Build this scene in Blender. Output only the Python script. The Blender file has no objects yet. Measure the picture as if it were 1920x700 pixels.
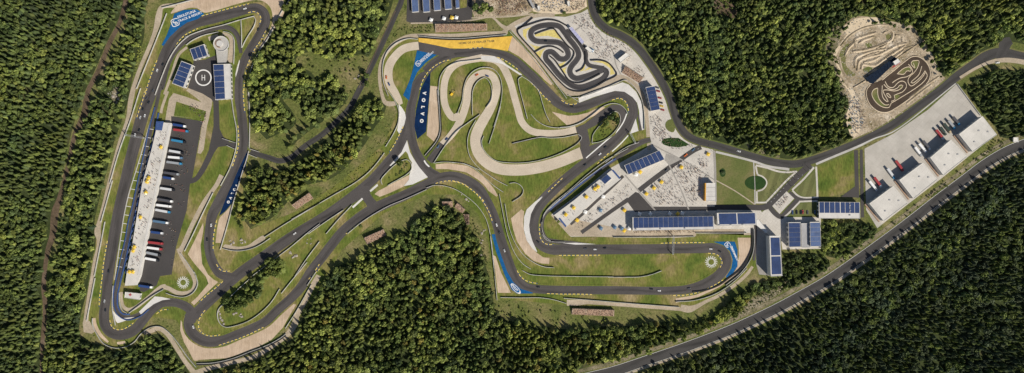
import bpy, bmesh, math, random
import numpy as np
from mathutils import Vector
from mathutils.geometry import tessellate_polygon
random.seed(7); rng = np.random.default_rng(7)
C = bpy.context.scene.collection
U = 0.6            # metres per map unit
HC = 1000.0        # flying height of the camera
# ------------------------------------------------------------------ camera, sky, sun, exposure
cd = bpy.data.cameras.new('aerial_camera'); cam = bpy.data.objects.new('aerial_camera', cd); C.objects.link(cam)
cam.location = (0, 0, HC); cam.rotation_euler = (0, 0, 0)
cd.sensor_width = 36; cd.lens = 36*HC/(1920*U); cd.clip_start = 1; cd.clip_end = 20000
bpy.context.scene.camera = cam
w = bpy.data.worlds.new("World"); bpy.context.scene.world = w; w.use_nodes = True
SUN_EL, SUN_AZ = math.radians(42), math.radians(136)      # azimuth clockwise from north
nt = w.node_tree; bg = nt.nodes['Background']; sky = nt.nodes.new('ShaderNodeTexSky')
sky.sky_type = 'NISHITA'; sky.sun_disc = False; sky.sun_elevation = SUN_EL; sky.sun_rotation = SUN_AZ
nt.links.new(sky.outputs[0], bg.inputs[0]); bg.inputs[1].default_value = 0.07
sd = bpy.data.lights.new('sun', 'SUN'); sd.energy = 4.7; sd.angle = math.radians(0.5); sd.color = (1, 0.93, 0.81)
so = bpy.data.objects.new('sun', sd); C.objects.link(so)
dsun = Vector((math.sin(SUN_AZ)*math.cos(SUN_EL), math.cos(SUN_AZ)*math.cos(SUN_EL), math.sin(SUN_EL)))
so.rotation_euler = dsun.to_track_quat('Z', 'Y').to_euler(); so.location = dsun*400
vs = bpy.context.scene.view_settings
vs.view_transform = 'Standard'; vs.look = 'None'; vs.exposure = 0.0; vs.gamma = 1; vs.use_curve_mapping = False
# ------------------------------------------------------------------ survey frames and helpers
TI = dict(a=(150,0),b=(350,0),c=(150,170),d=(350,170),e=(150,340),f=(350,340),g=(150,520),h=(350,520),
 i=(550,0),j=(700,0),k=(650,170),l=(850,60),m=(850,200),n=(550,260),o=(800,340),p=(900,440),
 q=(950,0),r=(1050,130),s=(1000,280),t=(1150,260),u=(1150,420),v=(1300,260),w=(1350,360),x=(1480,280),
 y=(1540,20),z=(1560,130),A=(1670,150),B=(1600,250),C=(0,400),D=(1300,480),E=(1050,520),F=(1600,500))
SC = {'K': (1600, 90, 5.3875), 'L': (1560, 30, 6.364), 'M': (870, 0, 8.0), 'N': (750, 0, 11.664), 'O': (390, 60, 10.0)}
def P(t, s):
    """survey sheet + 'x,y[,w] ...' -> list of map points (widths always in map units)"""
    out = []
    for tok in s.split():
        v = [float(q) for q in tok.split(',')]
        if t == 'X': out.append(tuple(v)); continue
        if t in SC: ox, oy, k = SC[t]
        else: (ox, oy), k = TI[t], 3.888
        out.append((ox+v[0]/k, oy+v[1]/k, *v[2:]))
    return out
def X(s): return P('X', s)
def W(p, h=0.0):
    k = U*(HC-h)/HC
    return ((p[0]-960)*k, (350-p[1])*k)
def catmull(pts, closed=False, step=3.0):
    n = len(pts); A = np.array(pts, float)
    if n < 3: 
        return A
    out = []
    rngi = range(n if closed else n-1)
    for i in rngi:
        p1, p2 = A[i], A[(i+1) % n]
        p0 = A[(i-1) % n] if closed or i > 0 else 2*p1-p2
        p3 = A[(i+2) % n] if closed or i < n-2 else 2*p2-p1
        d = np.linalg.norm((p2-p1)[:2]); m = max(1, int(round(d/step)))
        a0 = max(np.linalg.norm((p1-p0)[:2]), 1e-3)**.5; a1 = max(d, 1e-3)**.5; a2 = max(np.linalg.norm((p3-p2)[:2]), 1e-3)**.5
        m1 = (p2-p1)+a1*((p1-p0)/a0-(p2-p0)/(a0+a1)) * 1.0
        m2 = (p2-p1)+a1*((p3-p2)/a2-(p3-p1)/(a1+a2)) * 1.0
        for k in range(m):
            t = k/m; t2, t3 = t*t, t**3
            out.append((2*t3-3*t2+1)*p1+(t3-2*t2+t)*m1+(-2*t3+3*t2)*p2+(t3-t2)*m2)
    if not closed: out.append(A[-1])
    return np.array(out)
def link(name, me, mats, parent=None):
    o = bpy.data.objects.new(name, me); C.objects.link(o)
    for m in (mats if isinstance(mats, (list, tuple)) else [mats]):
        if m is not None and len(me.materials) < len(mats if isinstance(mats, (list, tuple)) else [mats]): me.materials.append(m)
    if parent is not None: o.parent = parent
    return o
def tag(o, label=None, cat=None, group=None, kind=None):
    if label: o['label'] = label
    if cat: o['category'] = cat
    if group: o['group'] = group
    if kind: o['kind'] = kind
    return o
def thing(name, label, cat, loc=(0, 0, 0), rz=0, group=None):
    o = bpy.data.objects.new(name, None); C.objects.link(o); o.location = loc; o.rotation_euler = (0, 0, rz)
    o.empty_display_size = 0.5
    return tag(o, label, cat, group)
def copy_tree(o, parent=None):
    c = o.copy(); C.objects.link(c); c.parent = parent
    for ch in KIDS.get(o.name, []): copy_tree(ch, c)
    return c
KIDS = {}
def index_kids(root):
    for ch in bpy.data.objects:
        if ch.parent is not None: 
            L = KIDS.setdefault(ch.parent.name, [])
            if ch not in L: L.append(ch)
class MB:
    def __init__(s): s.v = []; s.f = []; s.m = []
    def add(s, vs, fs, mi=0):
        b = len(s.v); s.v += [tuple(q) for q in vs]; s.f += [tuple(b+i for i in f) for f in fs]; s.m += [mi]*len(fs); return s
    def box(s, x0, y0, z0, x1, y1, z1, mi=0, rz=0, c=(0, 0)):
        vs = [(x, y, z) for z in (z0, z1) for x, y in ((x0, y0), (x1, y0), (x1, y1), (x0, y1))]
        if rz: vs = [(c[0]+(x-c[0])*math.cos(rz)-(y-c[1])*math.sin(rz), c[1]+(x-c[0])*math.sin(rz)+(y-c[1])*math.cos(rz), z) for x, y, z in vs]
        return s.add(vs, [(3, 2, 1, 0), (4, 5, 6, 7), (0, 1, 5, 4), (1, 2, 6, 5), (2, 3, 7, 6), (3, 0, 4, 7)], mi)
    def prism(s, pts, z0, z1, mi=0, top=None):
        n = len(pts)
        if sum(pts[i][0]*pts[(i+1) % n][1]-pts[(i+1) % n][0]*pts[i][1] for i in range(n)) < 0:
            pts = pts[::-1]
            if top: top = top[::-1]
        tp = top or pts
        return s.add([(x, y, z0) for x, y in pts]+[(x, y, z1) for x, y in tp],
            [tuple(range(n-1, -1, -1)), tuple(range(n, 2*n))]+[(i, (i+1) % n, n+(i+1) % n, n+i) for i in range(n)], mi)
    def cyl(s, x, y, z0, z1, r0, r1=None, n=8, mi=0):
        r1 = r0 if r1 is None else r1
        a = [2*math.pi*i/n for i in range(n)]
        return s.prism([(x+r0*math.cos(t), y+r0*math.sin(t)) for t in a], z0, z1, mi, [(x+r1*math.cos(t), y+r1*math.sin(t)) for t in a])
    def bar(s, p, q, r, mi=0, n=4):
        p, q = Vector(p), Vector(q); d = (q-p).normalized(); u = d.orthogonal().normalized(); v = d.cross(u)
        vs = []
        for c in (p, q):
            for i in range(n):
                t = 2*math.pi*(i+.5)/n; vs.append(c+u*r*math.cos(t)+v*r*math.sin(t))
        return s.add(vs, [tuple(range(n-1, -1, -1)), tuple(range(n, 2*n))]+[(i, (i+1) % n, n+(i+1) % n, n+i) for i in range(n)], mi)
    def wheel(s, x, y, r, wd, mi=0, n=12):          # axle along y
        vs = [(x+r*math.cos(2*math.pi*i/n), yy, r+r*math.sin(2*math.pi*i/n)) for yy in (y-wd/2, y+wd/2) for i in range(n)]
        return s.add(vs, [tuple(range(n)), tuple(range(2*n-1, n-1, -1))]+[(i, n+i, n+(i+1) % n, (i+1) % n) for i in range(n)], mi)
    def build(s, name, mats, parent=None):
        me = bpy.data.meshes.new(name); me.from_pydata(s.v, [], s.f)
        mats = mats if isinstance(mats, (list, tuple)) else [mats]
        for m in mats: me.materials.append(m)
        if len(mats) > 1: me.polygons.foreach_set('material_index', s.m)
        me.update()
        o = bpy.data.objects.new(name, me); C.objects.link(o); o.parent = parent
        return o
# ------------------------------------------------------------------ materials
def nodes_mat(name, rough=0.8, spec=0.3):
    m = bpy.data.materials.new(name); m.use_nodes = True; t = m.node_tree; b = t.nodes['Principled BSDF']
    b.inputs['Roughness'].default_value = rough; b.inputs['Specular IOR Level'].default_value = spec
    return m, t, b
def noise(t, scale, detail=4, vec=None, rough=0.55, dist=0.0):
    n = t.nodes.new('ShaderNodeTexNoise'); n.inputs['Scale'].default_value = scale; n.inputs['Detail'].default_value = detail
    n.inputs['Roughness'].default_value = rough; n.inputs['Distortion'].default_value = dist
    if vec is not None: t.links.new(vec, n.inputs['Vector'])
    return n.outputs['Fac']
def ramp(t, fac, stops):
    r = t.nodes.new('ShaderNodeValToRGB'); t.links.new(fac, r.inputs[0]); e = r.color_ramp.elements
    while len(e) < len(stops): e.new(0.5)
    for el, (p, c) in zip(e, stops): el.position = p; el.color = (*c, 1) if len(c) == 3 else c
    return r.outputs[0]
def mix(t, fac, a, b, mode='MIX'):
    n = t.nodes.new('ShaderNodeMix'); n.data_type = 'RGBA'; n.blend_type = mode
    for sck, val in ((n.inputs[0], fac), (n.inputs[6], a), (n.inputs[7], b)):
        if hasattr(val, 'is_output'): t.links.new(val, sck)
        elif isinstance(val, tuple): sck.default_value = (*val, 1)
        else: sck.default_value = val
    return n.outputs[2]
def pos(t): return t.nodes.new('ShaderNodeNewGeometry').outputs['Position']
def mapv(t, vec, scale=(1, 1, 1), rot=0.0):
    n = t.nodes.new('ShaderNodeMapping'); n.inputs['Scale'].default_value = scale; n.inputs['Rotation'].default_value = (0, 0, rot)
    t.links.new(vec, n.inputs[0]); return n.outputs[0]
def g3(v): return (v, v, v)
def bump(t, b, fac, dist=0.3, st=0.6):
    n = t.nodes.new('ShaderNodeBump'); n.inputs['Distance'].default_value = dist; n.inputs['Strength'].default_value = st
    t.links.new(fac, n.inputs['Height']); t.links.new(n.outputs[0], b.inputs['Normal'])
def ground_mat(name, big, fine, bs=0.02, fs=0.6, rough=0.95, bmp=0.25, stretch=None, speck=None):
    """big: ramp stops over large patches; fine: brightness spread (lo, hi)"""
    m, t, b = nodes_mat(name, rough, 0.2); p = pos(t)
    c = ramp(t, noise(t, bs, 6, p, 0.62, 0.4), big)
    pf = mapv(t, p, stretch, 0.6) if stretch else p
    f = noise(t, fs, 5, pf, 0.7)
    c = mix(t, 1.0, c, ramp(t, f, [(0.25, g3(fine[0])), (0.75, g3(fine[1]))]), 'MULTIPLY')
    if speck:
        sp = ramp(t, noise(t, speck[0], 2, p, 0.6), [(speck[1], g3(0)), (speck[1]+0.05, g3(1))])
        c = mix(t, sp, c, speck[2])
    t.links.new(c, b.inputs['Base Color'])
    if bmp: bump(t, b, f, bmp)
    return m
M = {}
M['rough_grass'] = ground_mat('rough_grass', [(0.30, (.080, .108, .026)), (0.45, (.125, .142, .040)), (0.58, (.185, .172, .068)), (0.72, (.29, .23, .13))], (0.40, 1.55), 0.035, 0.45, bmp=0.9, speck=(0.22, 0.62, (.05, .072, .016)))
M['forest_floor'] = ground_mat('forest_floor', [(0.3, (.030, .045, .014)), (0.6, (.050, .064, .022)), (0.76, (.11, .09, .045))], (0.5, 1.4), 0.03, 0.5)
M['turf'] = ground_mat('turf', [(0.30, (.072, .112, .018)), (0.43, (.118, .150, .028)), (0.53, (.170, .172, .042)), (0.61, (.235, .195, .080)), (0.72, (.34, .265, .145))], (0.50, 1.45), 0.030, 0.5, bmp=0.35, stretch=(1, .35, 1))
M['lawn'] = ground_mat('lawn', [(0.3, (.095, .125, .034)), (0.5, (.135, .148, .048)), (0.7, (.22, .18, .09))], (0.7, 1.25), 0.03, 0.6)
def mown():
    m, t, b = nodes_mat('mown_lawn', 0.9, 0.2); p = pos(t); c = ramp(t, noise(t, 0.03, 5, p, 0.6), [(0.3, (.105, .130, .045)), (0.7, (.175, .165, .070))])
    w_ = t.nodes.new('ShaderNodeTexWave'); w_.inputs['Scale'].default_value = 0.12; w_.inputs['Distortion'].default_value = 0.6; t.links.new(mapv(t, p, (.25, 1, 1), 0.08), w_.inputs[0])
    c = mix(t, 1.0, c, ramp(t, w_.outputs['Fac'], [(0.3, g3(0.86)), (0.7, g3(1.12))]), 'MULTIPLY'); c = mix(t, 1.0, c, ramp(t, noise(t, 0.8, 4, p, 0.7), [(0.3, g3(.8)), (0.7, g3(1.2))]), 'MULTIPLY')
    t.links.new(c, b.inputs['Base Color']); return m
M['mown'] = mown()
M['hedge'] = ground_mat('hedge', [(0.3, (.018, .045, .012)), (0.7, (.03, .065, .016))], (0.6, 1.4), 0.2, 1.2)
M['gravel'] = ground_mat('gravel', [(0.3, (.43, .325, .225)), (0.55, (.54, .42, .31)), (0.75, (.62, .50, .38))], (0.76, 1.20), 0.06, 0.7, stretch=(1, .12, 1), speck=(0.35, 0.70, (.33, .28, .17)))
M['gravel_path'] = ground_mat('gravel_path', [(0.3, (.36, .30, .22)), (0.6, (.46, .385, .295)), (0.8, (.55, .47, .38))], (0.72, 1.2), 0.05, 0.5)
M['rally_surface'] = ground_mat('rally_surface', [(0.3, (.47, .40, .31)), (0.6, (.58, .50, .40)), (0.8, (.65, .58, .48))], (0.88, 1.08), 0.04, 0.6)
M['clay'] = ground_mat('clay', [(0.28, (.17, .14, .075)), (0.42, (.33, .265, .18)), (0.56, (.45, .37, .27)), (0.70, (.62, .54, .43))], (0.45, 1.4), 0.06, 0.5, speck=(0.35, 0.64, (.12, .10, .05)))
M['sand'] = ground_mat('sand', [(0.3, (.58, .47, .33)), (0.7, (.70, .59, .44))], (0.88, 1.1), 0.05, 0.4)
M['brown_dirt'] = ground_mat('brown_dirt', [(0.3, (.055, .040, .030)), (0.7, (.085, .062, .046))], (0.7, 1.3), 0.08, 0.8)
M['trail_dirt'] = ground_mat('trail_dirt', [(0.3, (.07, .055, .032)), (0.55, (.13, .092, .062)), (0.8, (.17, .13, .10))], (0.6, 1.4), 0.05, 0.4)
M['scree'] = ground_mat('scree', [(0.3, (.10, .10, .05)), (0.5, (.22, .19, .12)), (0.7, (.34, .29, .21))], (0.5, 1.4), 0.08, 0.7, speck=(0.5, 0.58, (.06, .07, .03)))
M['concrete'] = ground_mat('concrete', [(0.3, (.40, .385, .36)), (0.6, (.50, .485, .46)), (0.8, (.56, .545, .52))], (0.86, 1.1), 0.03, 0.5)
M['white_concrete'] = ground_mat('white_concrete', [(0.3, (.58, .56, .53)), (0.7, (.72, .70, .67))], (0.86, 1.08), 0.05, 0.7)
def paving(name, c1, c2, cell, rot, gap=0.02):
    m, t, b = nodes_mat(name, 0.85, 0.25); p = pos(t)
    br = t.nodes.new('ShaderNodeTexBrick'); t.links.new(mapv(t, p, (1, 1, 1), rot), br.inputs[0])
    br.inputs['Scale'].default_value = 1/cell; br.inputs['Mortar Size'].default_value = gap; br.offset = 0
    br.inputs['Color1'].default_value = (*c1, 1); br.inputs['Color2'].default_value = (*c2, 1); br.inputs['Mortar'].default_value = (*[q*.7 for q in c1], 1)
    br.inputs['Brick Width'].default_value = 1; br.inputs['Row Height'].default_value = 1
    c = mix(t, 1.0, br.outputs[0], ramp(t, noise(t, 0.06, 6, p, 0.6), [(0.3, g3(0.84)), (0.7, g3(1.08))]), 'MULTIPLY')
    c = mix(t, 1.0, c, ramp(t, noise(t, 0.9, 4, p, 0.7), [(0.3, g3(0.9)), (0.7, g3(1.06))]), 'MULTIPLY')
    t.links.new(c, b.inputs['Base Color']); return m
M['plaza'] = paving('plaza_paving', (.55, .515, .465), (.59, .555, .505), 3.0, 0.62)
M['yard'] = paving('yard_concrete', (.46, .43, .385), (.49, .46, .415), 6.0, 0.68, 0.008)
M['roof_membrane'] = paving('roof_membrane', (.60, .575, .53), (.64, .61, .565), 5.0, 0.68, 0.008)
M['grey_paving'] = paving('grey_paving', (.33, .31, .285), (.37, .35, .32), 1.5, 0.62, 0.03)
def asphalt(name, c, racing=0.0):
    m, t, b = nodes_mat(name, 0.82, 0.35); p = pos(t)
    base = ramp(t, noise(t, 0.035, 6, p, 0.6), [(0.3, tuple(q*0.86 for q in c)), (0.7, tuple(q*1.16 for q in c))])
    base = mix(t, 1.0, base, ramp(t, noise(t, 0.9, 5, p, 0.75), [(0.25, g3(0.78)), (0.75, g3(1.22))]), 'MULTIPLY')
    if racing:
        uv = t.nodes.new('ShaderNodeUVMap').outputs[0]
        st = noise(t, 1.0, 4, mapv(t, uv, (9, 0.012, 1)), 0.6)
        base = mix(t, 1.0, base, ramp(t, st, [(0.3, g3(1-racing)), (0.7, g3(1+racing))]), 'MULTIPLY')
        # rubbered-in line wandering across the width, patchy along the lap
        sx = t.nodes.new('ShaderNodeSeparateXYZ'); t.links.new(uv, sx.inputs[0])
        def mth(op, a, b_=None, c_=None):
            n = t.nodes.new('ShaderNodeMath'); n.operation = op
            for i, q in enumerate((a, b_, c_)):
                if q is None: continue
                if hasattr(q, 'is_output'): t.links.new(q, n.inputs[i])
                else: n.inputs[i].default_value = q
            return n.outputs[0]
        cmb = t.nodes.new('ShaderNodeCombineXYZ'); t.links.new(mth('MULTIPLY', sx.outputs[1], 0.011), cmb.inputs[0])
        ctr = mth('MULTIPLY_ADD', noise(t, 1.0, 1, cmb.outputs[0]), 1.9, -0.45)
        dd = mth('ABSOLUTE', mth('SUBTRACT', sx.outputs[0], ctr))
        band = ramp(t, dd, [(0.03, g3(1)), (0.27, g3(0))])
        patch = ramp(t, noise(t, 1.0, 3, mapv(t, uv, (1.5, 0.03, 1))), [(0.35, g3(0.15)), (0.65, g3(1))])
        bp = mix(t, 1.0, band, patch, 'MULTIPLY')
        base = mix(t, bp, base, mix(t, 1.0, base, g3(0.52), 'MULTIPLY'))
        sk = ramp(t, noise(t, 1.0, 2, mapv(t, uv, (26, 0.03, 1)), 0.5), [(0.66, g3(1)), (0.72, g3(0.72))])
        base = mix(t, 1.0, base, sk, 'MULTIPLY')
    t.links.new(base, b.inputs['Base Color']); return m
M['asphalt'] = asphalt('track_asphalt', (.078, .070, .068), 0.18)
M['asphalt_lot'] = asphalt('lot_asphalt', (.060, .055, .054))
M['road_asphalt'] = asphalt('road_asphalt', (.056, .053, .052), 0.08)
M['kart_asphalt'] = asphalt('kart_asphalt', (.060, .056, .058), 0.14)
def plain(name, c, rough=0.6, var=0.10, sc=0.6, spec=0.3, metal=0.0):
    m, t, b = nodes_mat(name, rough, spec); b.inputs['Metallic'].default_value = metal
    o = t.nodes.new('ShaderNodeTexCoord').outputs['Object']
    cc = ramp(t, noise(t, sc, 4, o, 0.65), [(0.3, tuple(max(0, q*(1-var)) for q in c)), (0.7, tuple(min(1, q*(1+var)) for q in c))])
    t.links.new(cc, b.inputs['Base Color']); return m
M['white_paint'] = plain('white_paint', (.74, .73, .70), 0.6, 0.08, 0.8)
M['yellow_paint'] = plain('yellow_paint', (.70, .44, .070), 0.8, 0.2, 0.22)
M['pale_yellow'] = plain('pale_yellow_paint', (.60, .50, .17), 0.8, 0.25, 0.4)
M['kerb_yellow'] = plain('kerb_yellow', (.72, .56, .16), 0.6)
M['kerb_blue'] = plain('kerb_blue', (.04, .09, .20), 0.6)
M['blue_paint'] = plain('blue_paint', (.010, .10, .27), 0.8, 0.28, 0.25, 0.1)
M['navy_paint'] = plain('navy_paint', (.004, .020, .070), 0.8, 0.35, 0.25, 0.1)
M['grey_letter'] = plain('grey_lettering', (.13, .10, .05), 0.7)
M['barrier'] = plain('pale_barrier', (.50, .49, .46), 0.6, 0.25, 0.15)
M['tyre'] = plain('black_tyres', (.022, .022, .024), 0.8, 0.3, 1.0)
M['steel'] = plain('steel', (.42, .43, .44), 0.45, 0.12, 0.8, 0.5)
M['dark_steel'] = plain('dark_steel', (.10, .105, .115), 0.5)
M['wall_white'] = plain('white_wall', (.68, .66, .62), 0.7, 0.08, 0.3)
M['wall_grey'] = plain('grey_wall', (.30, .30, .31), 0.7, 0.1, 0.3)
M['roof_light'] = plain('pale_roof', (.58, .56, .53), 0.7, 0.12, 0.15)
M['roof_grey'] = plain('grey_roof', (.34, .34, .35), 0.7, 0.14, 0.15)
M['glass'] = plain('dark_glass', (.03, .045, .06), 0.12, 0.1, 0.5, 0.6)
M['wood'] = plain('weathered_timber', (.36, .25, .18), 0.8, 0.25, 0.8)
M['orange'] = plain('orange_panel', (.70, .36, .05), 0.6)
M['awning_blue'] = plain('blue_awning', (.045, .085, .22), 0.6, 0.3)
M['solar_pale'] = plain('pale_panel', (.42, .42, .60), 0.4)
M['rock'] = plain('grey_rock', (.36, .32, .28), 0.9, 0.45, 0.35)
M['green_box'] = plain('green_block', (.05, .08, .05), 0.7)
M['bark'] = plain('bark', (.12, .085, .055), 0.9, 0.3, 1.0)
def solar(name, c, cx=1.0, cy=1.7):
    m, t, b = nodes_mat(name, 0.28, 0.5)
    uv = t.nodes.new('ShaderNodeUVMap').outputs[0]
    br = t.nodes.new('ShaderNodeTexBrick'); t.links.new(uv, br.inputs[0]); br.offset = 0
    br.inputs['Scale'].default_value = 1; br.inputs['Brick Width'].default_value = cx; br.inputs['Row Height'].default_value = cy
    br.inputs['Mortar Size'].default_value = 0.035
    br.inputs['Color1'].default_value = (*c, 1); br.inputs['Color2'].default_value = (*[q*1.25 for q in c], 1); br.inputs['Mortar'].default_value = (*[q*1.9+.01 for q in c], 1)
    cc = mix(t, 1.0, br.outputs[0], ramp(t, noise(t, 0.12, 4, pos(t), 0.6), [(0.3, g3(.85)), (0.7, g3(1.2))]), 'MULTIPLY')
    t.links.new(cc, b.inputs['Base Color']); return m
M['solar'] = solar('solar_cells', (.026, .045, .115))
M['solar_light'] = solar('solar_cells_light', (.075, .11, .21))
def car_paint(name, c): return plain(name, c, 0.3, 0.03, 0.5, 0.55)
PAINT = {k: car_paint('paint_'+k, c) for k, c in dict(black=(.015, .015, .018), white=(.80, .80, .79), grey=(.32, .34, .36), red=(.34, .045, .05), blue=(.03, .065, .20),
    cyan=(.04, .22, .40), darkgreen=(.04, .06, .05), orange=(.70, .16, .03), yellow=(.75, .50, .04), steelblue=(.10, .18, .28), tan=(.42, .34, .22), darkgrey=(.09, .09, .10), silver=(.60, .61, .62)).items()}
# foliage: colour comes from the stand's palette, painted vignette included, stored on the mesh
m, t, b = nodes_mat('foliage', 0.65, 0.25)
at = t.nodes.new('ShaderNodeAttribute'); at.attribute_name = 'tint'
fc = mix(t, 1.0, at.outputs['Color'], ramp(t, noise(t, 0.7, 4, pos(t), 0.75), [(0.25, g3(0.45)), (0.75, g3(1.7))]), 'MULTIPLY')
fc = mix(t, 1.0, fc, ramp(t, noise(t, 0.012, 4, pos(t), 0.6), [(0.32, (.58, .66, .74)), (0.68, (1.32, 1.22, 1.0))]), 'MULTIPLY')
t.links.new(fc, b.inputs['Base Color']); M['foliage'] = m
EXCL = []      # (polygon array in map units) where no tree may stand
Z = [0.02]
def nz(): Z[0] += 0.0012; return Z[0]
SURF = []      # every flat surface with its height, so that things stand exactly on it
TRACKS = []
def struct(o, label=None): o['kind'] = 'structure'; return o
def sheet(name, pts, mat, smooth=False, excl=True, z=None, h=0):
    A = catmull(pts, True, 4.0)[:, :2] if smooth else np.array([p[:2] for p in pts], float)
    if excl: EXCL.append(A)
    z = nz() if z is None else z
    SURF.append((A, z))
    w2 = [Vector((*W(p, h), 0)) for p in A]
    tris = tessellate_polygon([w2])
    vs = [(v.x, v.y, z) for v in w2]; fs = []
    for a, b_, c in tris:
        va, vb, vc = w2[a], w2[b_], w2[c]
        fs.append((a, b_, c) if (vb-va).cross(vc-va).z > 0 else (a, c, b_))
    me = bpy.data.meshes.new(name); me.from_pydata(vs, [], fs); me.materials.append(mat if not isinstance(mat, str) else M[mat])
    o = bpy.data.objects.new(name, me); C.objects.link(o); return struct(o)
def samples(pts, width=None, closed=False, step=3.0):
    A = [(p[0], p[1], p[2] if len(p) > 2 else np.nan) for p in pts]; A = np.array(A)
    wv = A[:, 2]
    if width is not None: wv = np.where(np.isnan(wv), width, wv)
    idx = np.arange(len(wv)); ok = ~np.isnan(wv); wv = np.interp(idx, idx[ok], wv[ok]); A[:, 2] = wv
    S = catmull(A, closed, step)
    S2 = np.vstack([S, S[:1]]) if closed else S
    T = np.gradient(S2[:, :2], axis=0); 
    if closed: T[0] = T[-1] = S2[1, :2]-S2[-2, :2]
    T /= np.linalg.norm(T, axis=1)[:, None]+1e-9
    N = np.stack([-T[:, 1], T[:, 0]], 1)
    return S2, T, N
def ribbon(name, pts, mat, width=None, closed=False, excl=True, track=False, step=3.0, lines=None, z=None, margin=0.0):
    S, T, N = samples(pts, width, closed, step)
    L = S[:, :2]+N*S[:, 2:3]/2; R = S[:, :2]-N*S[:, 2:3]/2
    if excl:
        g_ = 1.0+margin
        EXCL.append(('r', S[:, :2], S[:, 2]/2+g_))
    z = nz() if z is None else z
    SURF.append((('r', S[:, :2], S[:, 2]/2), z))
    n = len(S); vs = []; d = np.r_[0, np.cumsum(np.linalg.norm(np.diff(S[:, :2], axis=0), axis=1))]
    for a, b_ in zip(L, R): vs += [(*W(a), z), (*W(b_), z)]
    fs = [(2*i, 2*i+2, 2*i+3, 2*i+1) for i in range(n-1)]
    me = bpy.data.meshes.new(name); me.from_pydata(vs, [], fs)
    uv = me.uv_layers.new(name='UVMap')
    co = np.array([(vi % 2, d[vi//2]*U) for f in fs for vi in f], np.float32); uv.data.foreach_set('uv', co.ravel())
    me.materials.append(M[mat])
    # make faces look up
    me.update()
    if len(me.polygons) and me.polygons[0].normal.z < 0: me.flip_normals()
    o = bpy.data.objects.new(name, me); C.objects.link(o); struct(o)
    if track: TRACKS.append((S[:, :2], T))
    if lines:
        for sgn in lines if isinstance(lines, (list, tuple)) else (-1, 1):
            edge_line(S[:, :2]+N*(sgn*(S[:, 2:3]/2-0.45)))
    return o
def strip_mesh(poly, wd, z0, z1, name, mats, cell=None, pattern=None, closed=False):
    """a low wall (top + two sides) along a polyline given in map units"""
    A = np.array(poly)[:, :2]; n = len(A)
    T = np.gradient(A, axis=0); T /= np.linalg.norm(T, axis=1)[:, None]+1e-9; N = np.stack([-T[:, 1], T[:, 0]], 1)
    h = wd/2/U; L = A+N*h; R = A-N*h; vs = []; fs = []; ms = []
    for a, b_ in zip(L, R): vs += [(*W(a), z0), (*W(a), z1), (*W(b_), z1), (*W(b_), z0)]
    for i in range(n-1):
        k = 0 if pattern is None else pattern[i]
        for j in range(3): fs.append((4*i+j, 4*i+4+j, 4*i+5+j, 4*i+1+j)); ms.append(k)
    fs += [(0, 1, 2, 3), (4*n-1, 4*n-2, 4*n-3, 4*n-4)]; ms += [0, 0]
    me = bpy.data.meshes.new(name); me.from_pydata(vs, [], fs)
    for q in mats: me.materials.append(q)
    me.polygons.foreach_set('material_index', ms); me.update()
    bm = bmesh.new(); bm.from_mesh(me); bmesh.ops.recalc_face_normals(bm, faces=bm.faces); bm.to_mesh(me); bm.free()
    o = bpy.data.objects.new(name, me); C.objects.link(o); return o
def edge_line(A):
    z = nz(); S = np.c_[A, np.full(len(A), 0.45)]
    T = np.gradient(A, axis=0); T /= np.linalg.norm(T, axis=1)[:, None]+1e-9; N = np.stack([-T[:, 1], T[:, 0]], 1)
    vs = []
    for a, b_ in zip(A+N*0.25, A-N*0.25): vs += [(*W(a), z), (*W(b_), z)]
    me = bpy.data.meshes.new('edge_line'); me.from_pydata(vs, [], [(2*i+1, 2*i+3, 2*i+2, 2*i) for i in range(len(A)-1)]); me.materials.append(M['white_paint']); me.update()
    if me.polygons[0].normal.z < 0: me.flip_normals()
    o = bpy.data.objects.new('edge_line', me); C.objects.link(o); struct(o)
def kerb(pts, width=1.35, dash=3.9):
    S = catmull([p[:2] for p in pts], False, 0.6)
    d = np.r_[0, np.cumsum(np.linalg.norm(np.diff(S, axis=0), axis=1))]
    n = max(3, int(d[-1]/dash*1)); q = np.linspace(0, d[-1], n*3+1)
    R = np.c_[np.interp(q, d, S[:, 0]), np.interp(q, d, S[:, 1])]
    pat = [0 if i % 6 < 4 else 1 for i in range(len(R))]
    return struct(strip_mesh(R, width*U, 0.02, nz()+0.07, 'kerb', [M['kerb_yellow'], M['kerb_blue']], pattern=pat))
def barrier(pts, label, h=2.1, wd=0.42, mat='barrier', name='concrete_barrier', smooth=True, cat='barrier', group='barriers along the circuits'):
    S = catmull([p[:2] for p in pts], False, 3.0) if smooth and len(pts) > 2 else np.array([p[:2] for p in pts], float)
    if len(S) == 2: S = np.array([S[0]+(S[1]-S[0])*k/8 for k in range(9)])
    EXCL.append(('r', S, np.full(len(S), 1.6)))
    o = strip_mesh(S, wd, 0.0, h, name, [M[mat]])
    return tag(o, label, cat, group)
def tyres(pts, label, wd=1.5, h=1.2):
    return barrier(pts, label, h, wd, 'tyre', 'tyre_wall', cat='tyre wall', group='black tyre walls')
def heading(px, py):
    best = (1e9, (1, 0))
    for S, T in TRACKS:
        d = np.hypot(S[:, 0]-px, S[:, 1]-py); i = d.argmin()
        if d[i] < best[0]: best = (d[i], T[i])
    return math.atan2(-best[1][1], best[1][0])
def text_mesh(s, size, mat, spacing=1.0, bold=0.0):
    cu = bpy.data.curves.new('lettering', 'FONT'); cu.body = s; cu.size = size; cu.align_x = 'CENTER'; cu.align_y = 'CENTER'; cu.space_character = spacing; cu.offset = bold
    to = bpy.data.objects.new('lettering', cu); C.objects.link(to)
    me = bpy.data.meshes.new_from_object(to.evaluated_get(bpy.context.evaluated_depsgraph_get()))
    bpy.data.objects.remove(to); me.materials.clear(); me.materials.append(M[mat]); return me
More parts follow.
